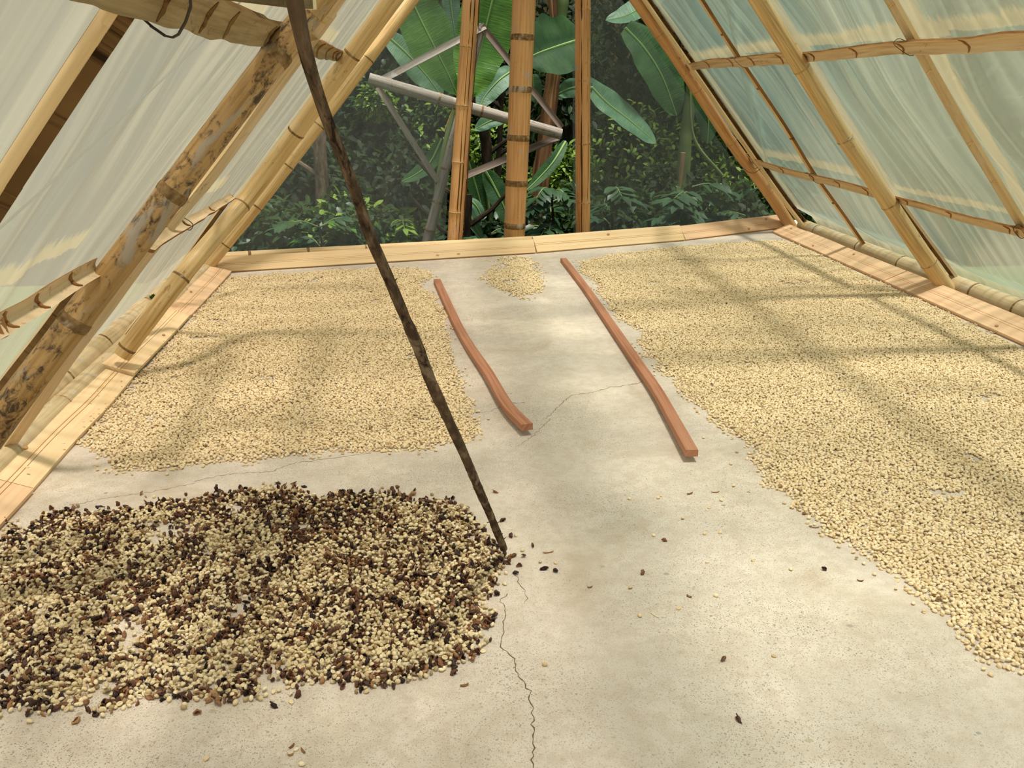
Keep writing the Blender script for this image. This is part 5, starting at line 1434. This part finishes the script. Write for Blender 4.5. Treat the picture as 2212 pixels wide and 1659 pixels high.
def coffee_bush(label, pixc, Y, rx, rz, nb, seed, L=0.15, mat=('coffee_leaf',)):
    r_ = random.Random(seed)
    c = at(*pixc, Y)
    root = thing('coffee_bush', V(c[0], Y, float(ground_z(c[0], Y))), label, 'bush')
    m2 = MB(); base = V(c[0], Y, float(ground_z(c[0], Y)) - 0.02)
    tube(m2, resample([base, V(c[0] + 0.03, Y, (base[2] + c[2]) / 2), c + V(0, 0, rz)], 16)[0], np.linspace(0.02, 0.006, 16), 8); m2.build('main_stem', M['dark_trunk'], root)
    for b in range(nb):
        a = r_.uniform(0, 2 * math.pi); h = r_.uniform(-1, 1)
        st = c + V(0, 0, h * rz)
        d = nrm(V(math.cos(a), math.sin(a) * 0.8 - 0.25, r_.uniform(-0.1, 0.35)))
        ln = rx * r_.uniform(0.6, 1.0) * (1 - 0.3 * abs(h))
        pts = [st, st + d * ln * 0.5 + V(0, 0, 0.02), st + d * ln - V(0, 0, 0.05)]
        P, _ = resample(pts, 12)
        m2 = MB(); tube(m2, P, np.linspace(0.007, 0.003, 12), 6); br = m2.build('branch', M['stalk'], root)
        T = nrm(P[-1] - P[0]); s = nrm(np.cross(T, V(0, 0, 1)))
        for k in range(3, 12, 2):
            for sg in (-1, 1):
                dd = nrm(s * sg * 0.85 + T * 0.55 + V(0, 0, r_.uniform(-0.15, 0.2)))
                m3 = MB(); leaf_shape(m3, P[k], dd, nrm(V(0, -0.25, 1) + 0.3 * V(r_.uniform(-1, 1), r_.uniform(-1, 1), 0)), L * r_.uniform(0.75, 1.1), L * 0.42, 0, 0.30)
                m3.build('leaf', M[r_.choice(mat)], br)
        m3 = MB(); leaf_shape(m3, P[-1], T, V(0, 0, 1), L, L * 0.4, 0, 0.3); m3.build('leaf', M[mat[0]], br)
    return root
coffee_bush('glossy dark coffee bush right of the centre post in the opening', (1190, 470), 6.35, 0.34, 0.22, 11, 3, 0.14)
coffee_bush('low dark coffee bush at the foot of the opening left of the centre post', (1060, 525), 6.25, 0.26, 0.08, 5, 4, 0.13)
coffee_bush('coffee bush with shiny leaves pressed behind the right rear plastic', (1490, 455), 6.45, 0.38, 0.20, 9, 5, 0.17)
coffee_bush('pale-tipped coffee sprig behind plastic next to the right post', (1318, 455), 6.3, 0.26, 0.16, 5, 6, 0.15)
coffee_bush('low green shrub behind the left rear plastic under the ragged trunk', (690, 512), 6.5, 0.42, 0.10, 9, 7, 0.14, ('coffee_leaf', 'shade_leaf', 'banana'))
coffee_bush('small yellow-green shrub behind plastic right of the dark prop', (868, 512), 6.6, 0.22, 0.10, 5, 8, 0.11, ('lime_leaf', 'shade_leaf'))
coffee_bush('low coffee plants along the sill behind the right rear plastic', (1610, 470), 6.6, 0.40, 0.12, 7, 9, 0.14, ('coffee_leaf', 'shade_leaf'))

def shrub(label, c, rad, n, L, mats, seed, name='shrub', group=None):
    c = V(*c)
    r_ = np.random.default_rng(seed)
    gz = float(ground_z(c[0], c[1]))
    root = thing(name, V(c[0], c[1], gz), label, 'shrub', group)
    mb = MB()
    for k in range(n):
        v = r_.normal(size=3); v /= np.linalg.norm(v)
        rr = r_.uniform(0.5, 1.0) ** 0.6
        bl = 1 + 0.35 * (float(vnoise(v[0] * 2 + 4, v[2] * 2 + v[1] + 4, seed)) - 0.5)
        p = V(*c) + v * np.array(rad) * rr * bl
        if p[2] < gz: p[2] = gz + 0.02
        d = nrm(v * 0.6 + r_.normal(size=3) * 0.6 - V(0, 0, 0.35)); nn = nrm(v + V(0, 0, 0.8) + r_.normal(size=3) * 0.4)
        if abs(d @ nn) > 0.97: continue
        leaf_shape(mb, p, d, nn, L * r_.uniform(0.6, 1.2), L * 0.45, int(r_.integers(len(mats))), 0.2)
    o = mb.build('foliage', [M[m] for m in mats], root); o['kind'] = 'stuff'
    m2 = MB()
    for k in range(3):
        a = r_.uniform(0, 6.28); q = V(c[0] + 0.3 * rad[0] * math.cos(a), c[1] + 0.3 * rad[1] * math.sin(a), c[2] + rad[2] * 0.3)
        tube(m2, resample([V(c[0], c[1], gz - 0.03), (V(c[0], c[1], gz) + q) / 2 + V(0.05, 0, 0), q], 10)[0], np.linspace(0.03, 0.01, 10), 6)
    m2.build('stems', M['dark_trunk'], root)
    return root
rs_ = random.Random(12)
desc = ['dark leafy shrub deep in the shade behind the rear wall', 'dense mid-green shrub behind the rear wall', 'yellow-green shrub catching light behind the rear wall']
def back_shrub(px, py, Y, rx, rz, kind, n, seed):
    c = at(px, py, Y)
    c[2] = max(c[2], float(ground_z(c[0], Y)) + rz * 0.5)
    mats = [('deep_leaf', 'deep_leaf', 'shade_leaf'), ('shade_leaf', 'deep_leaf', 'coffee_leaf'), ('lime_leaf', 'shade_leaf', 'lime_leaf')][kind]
    return c, (rx, rx * 0.7, rz), mats, n, seed
SH = [
    (540, 330, 9.4, 0.9, 0.9, 1, 'at the far left below the corner rafter'), (640, 180, 9.8, 1.0, 0.9, 0, 'above the ragged trunk'), (780, 380, 9.2, 0.8, 0.8, 0, 'just right of the ragged trunk'),
    (820, 250, 9.6, 0.8, 0.7, 1, 'under the crossbar tip of the grey rack'), (860, 430, 8.8, 0.6, 0.6, 0, 'low down right of the prop'), (950, 340, 9.2, 0.5, 0.6, 2, 'between the rack leg and its slat'),
    (760, 60, 10.2, 1.2, 1.0, 0, 'high up over the left rear plastic'), (930, 120, 10.2, 1.0, 0.9, 0, 'behind the big banana leaves'), (1060, 220, 9.8, 0.8, 0.8, 0, 'behind the dark trunks'),
    (1030, 400, 9.0, 0.5, 0.6, 2, 'low behind the dark trunks'), (1105, 340, 9.3, 0.5, 0.6, 2, 'directly behind the centre post'), (1230, 250, 9.2, 0.5, 0.8, 0, 'beside the right post'),
    (1225, 400, 8.6, 0.35, 0.4, 2, 'over the glossy coffee bush'), (1150, 60, 10.2, 1.0, 1.0, 0, 'high behind the banana stem'), (1340, 120, 10.0, 1.0, 0.9, 0, 'high right of the opening'),
    (1360, 340, 9.0, 0.6, 0.6, 2, 'in the middle of the right rear plastic'), (1560, 300, 9.2, 0.8, 0.8, 1, 'next to the orange rafter'), (1440, 440, 8.4, 0.6, 0.4, 0, 'low in the right rear plastic'),
    (1480, 60, 10.4, 1.2, 1.0, 0, 'high toward the orange rafter'), (1620, 430, 8.4, 0.6, 0.5, 2, 'low next to the right corner'), (640, 440, 8.6, 0.7, 0.6, 0, 'low at the left beside the trunk'),
    (1290, 470, 8.0, 0.5, 0.4, 1, 'low beside the right post'), (1720, 250, 9.6, 1.1, 1.0, 1, 'beyond the right corner'),    (812, 222, 8.9, 0.16, 0.16, 2, 'under the tip of the crossbar in front of the dark ones'), (1490, 360, 8.8, 0.4, 0.5, 2, 'low behind the drooping banana stem'),
    (460, 120, 10.2, 1.3, 1.1, 1, 'beyond the left corner'),
]
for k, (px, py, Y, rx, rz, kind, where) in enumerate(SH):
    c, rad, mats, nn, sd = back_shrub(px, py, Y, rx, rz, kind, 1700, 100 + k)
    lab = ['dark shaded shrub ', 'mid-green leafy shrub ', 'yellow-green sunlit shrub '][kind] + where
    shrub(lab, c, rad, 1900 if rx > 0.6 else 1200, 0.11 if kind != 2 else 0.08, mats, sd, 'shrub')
for k, (px, py, Y, rx, rz, mats, where) in enumerate([(545, 520, 7.0, 0.5, 0.30, ('deep_leaf', 'shade_leaf', 'coffee_leaf'), 'left corner'), (620, 505, 7.0, 0.5, 0.34, ('shade_leaf', 'coffee_leaf', 'shade_leaf'), 'foot of the ragged trunk'),
        (740, 500, 6.95, 0.45, 0.34, ('shade_leaf', 'lime_leaf', 'coffee_leaf'), 'prop stick'), (830, 510, 7.1, 0.4, 0.28, ('deep_leaf', 'shade_leaf', 'shade_leaf'), 'rack leg'), (1030, 510, 7.3, 0.35, 0.25, ('deep_leaf', 'deep_leaf', 'coffee_leaf'), 'slim left post'),
        (1185, 505, 7.2, 0.45, 0.30, ('coffee_leaf', 'deep_leaf', 'coffee_leaf'), 'centre post'), (1330, 490, 7.1, 0.45, 0.30, ('deep_leaf', 'shade_leaf', 'deep_leaf'), 'right post'), (1450, 480, 7.2, 0.5, 0.32, ('deep_leaf', 'coffee_leaf', 'shade_leaf'), 'shiny coffee bush'),
        (1570, 470, 7.2, 0.5, 0.34, ('deep_leaf', 'shade_leaf', 'coffee_leaf'), 'orange rafter'), (1690, 450, 7.3, 0.5, 0.36, ('deep_leaf', 'shade_leaf', 'coffee_leaf'), 'right corner')]):
    c = at(px, py, Y); c[2] -= 0.05
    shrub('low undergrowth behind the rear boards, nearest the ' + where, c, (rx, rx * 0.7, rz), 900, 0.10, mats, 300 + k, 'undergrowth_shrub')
# plants dimly seen through the side sheets
for k, (x, y, rx, rz, where) in enumerate([(5.0, 6.6, 1.0, 1.3, 'nearest the orange corner rafter'), (5.3, 4.6, 0.9, 1.1, 'beyond the thin slat'), (5.6, 2.6, 1.0, 1.2, 'beyond the round rafter'), (5.2, 8.6, 1.3, 1.7, 'farthest along the right sheet'), (6.6, 5.6, 1.4, 2.2, 'standing tallest of that row')]):
    shrub('green shrub blurred behind the right plastic sheet, ' + where, V(x, y, float(ground_z(x, y)) + rz * 0.8), (rx, rx, rz), 2200, 0.14, ('shade_leaf', 'coffee_leaf', 'deep_leaf'), 200 + k, 'shrub')
for k, (x, y, rx, rz, where) in enumerate([(-4.6, 7.6, 1.2, 1.3, 'near the rear'), (-5.4, 4.0, 1.0, 0.9, 'farther to the front')]):
    shrub('pale green shrub faintly visible through the left plastic sheet, ' + where, V(x, y, float(ground_z(x, y)) + rz * 0.7), (rx, rx, rz), 1800, 0.14, ('shade_leaf', 'lime_leaf'), 220 + k, 'shrub')

tp = V(-1.20, 3.9, 0.085)
mt = thing('moss_tuft', tp, 'little green moss tuft on the left log behind the corner rafter foot', 'moss')
mb = MB(); r_ = np.random.default_rng(5)
for k in range(60):
    v = nrm(r_.normal(size=3) + V(0, 0, 0.5)); leaf_shape(mb, tp + v * r_.uniform(0, 0.012), v, nrm(r_.normal(size=3) + V(0, 0, 0.3)), 0.022, 0.010, 0, 0.2)
mb.build('fronds', M['shade_leaf'], mt)['kind'] = 'stuff'
for o in bpy.data.objects:
    if '_org' in o: del o['_org']
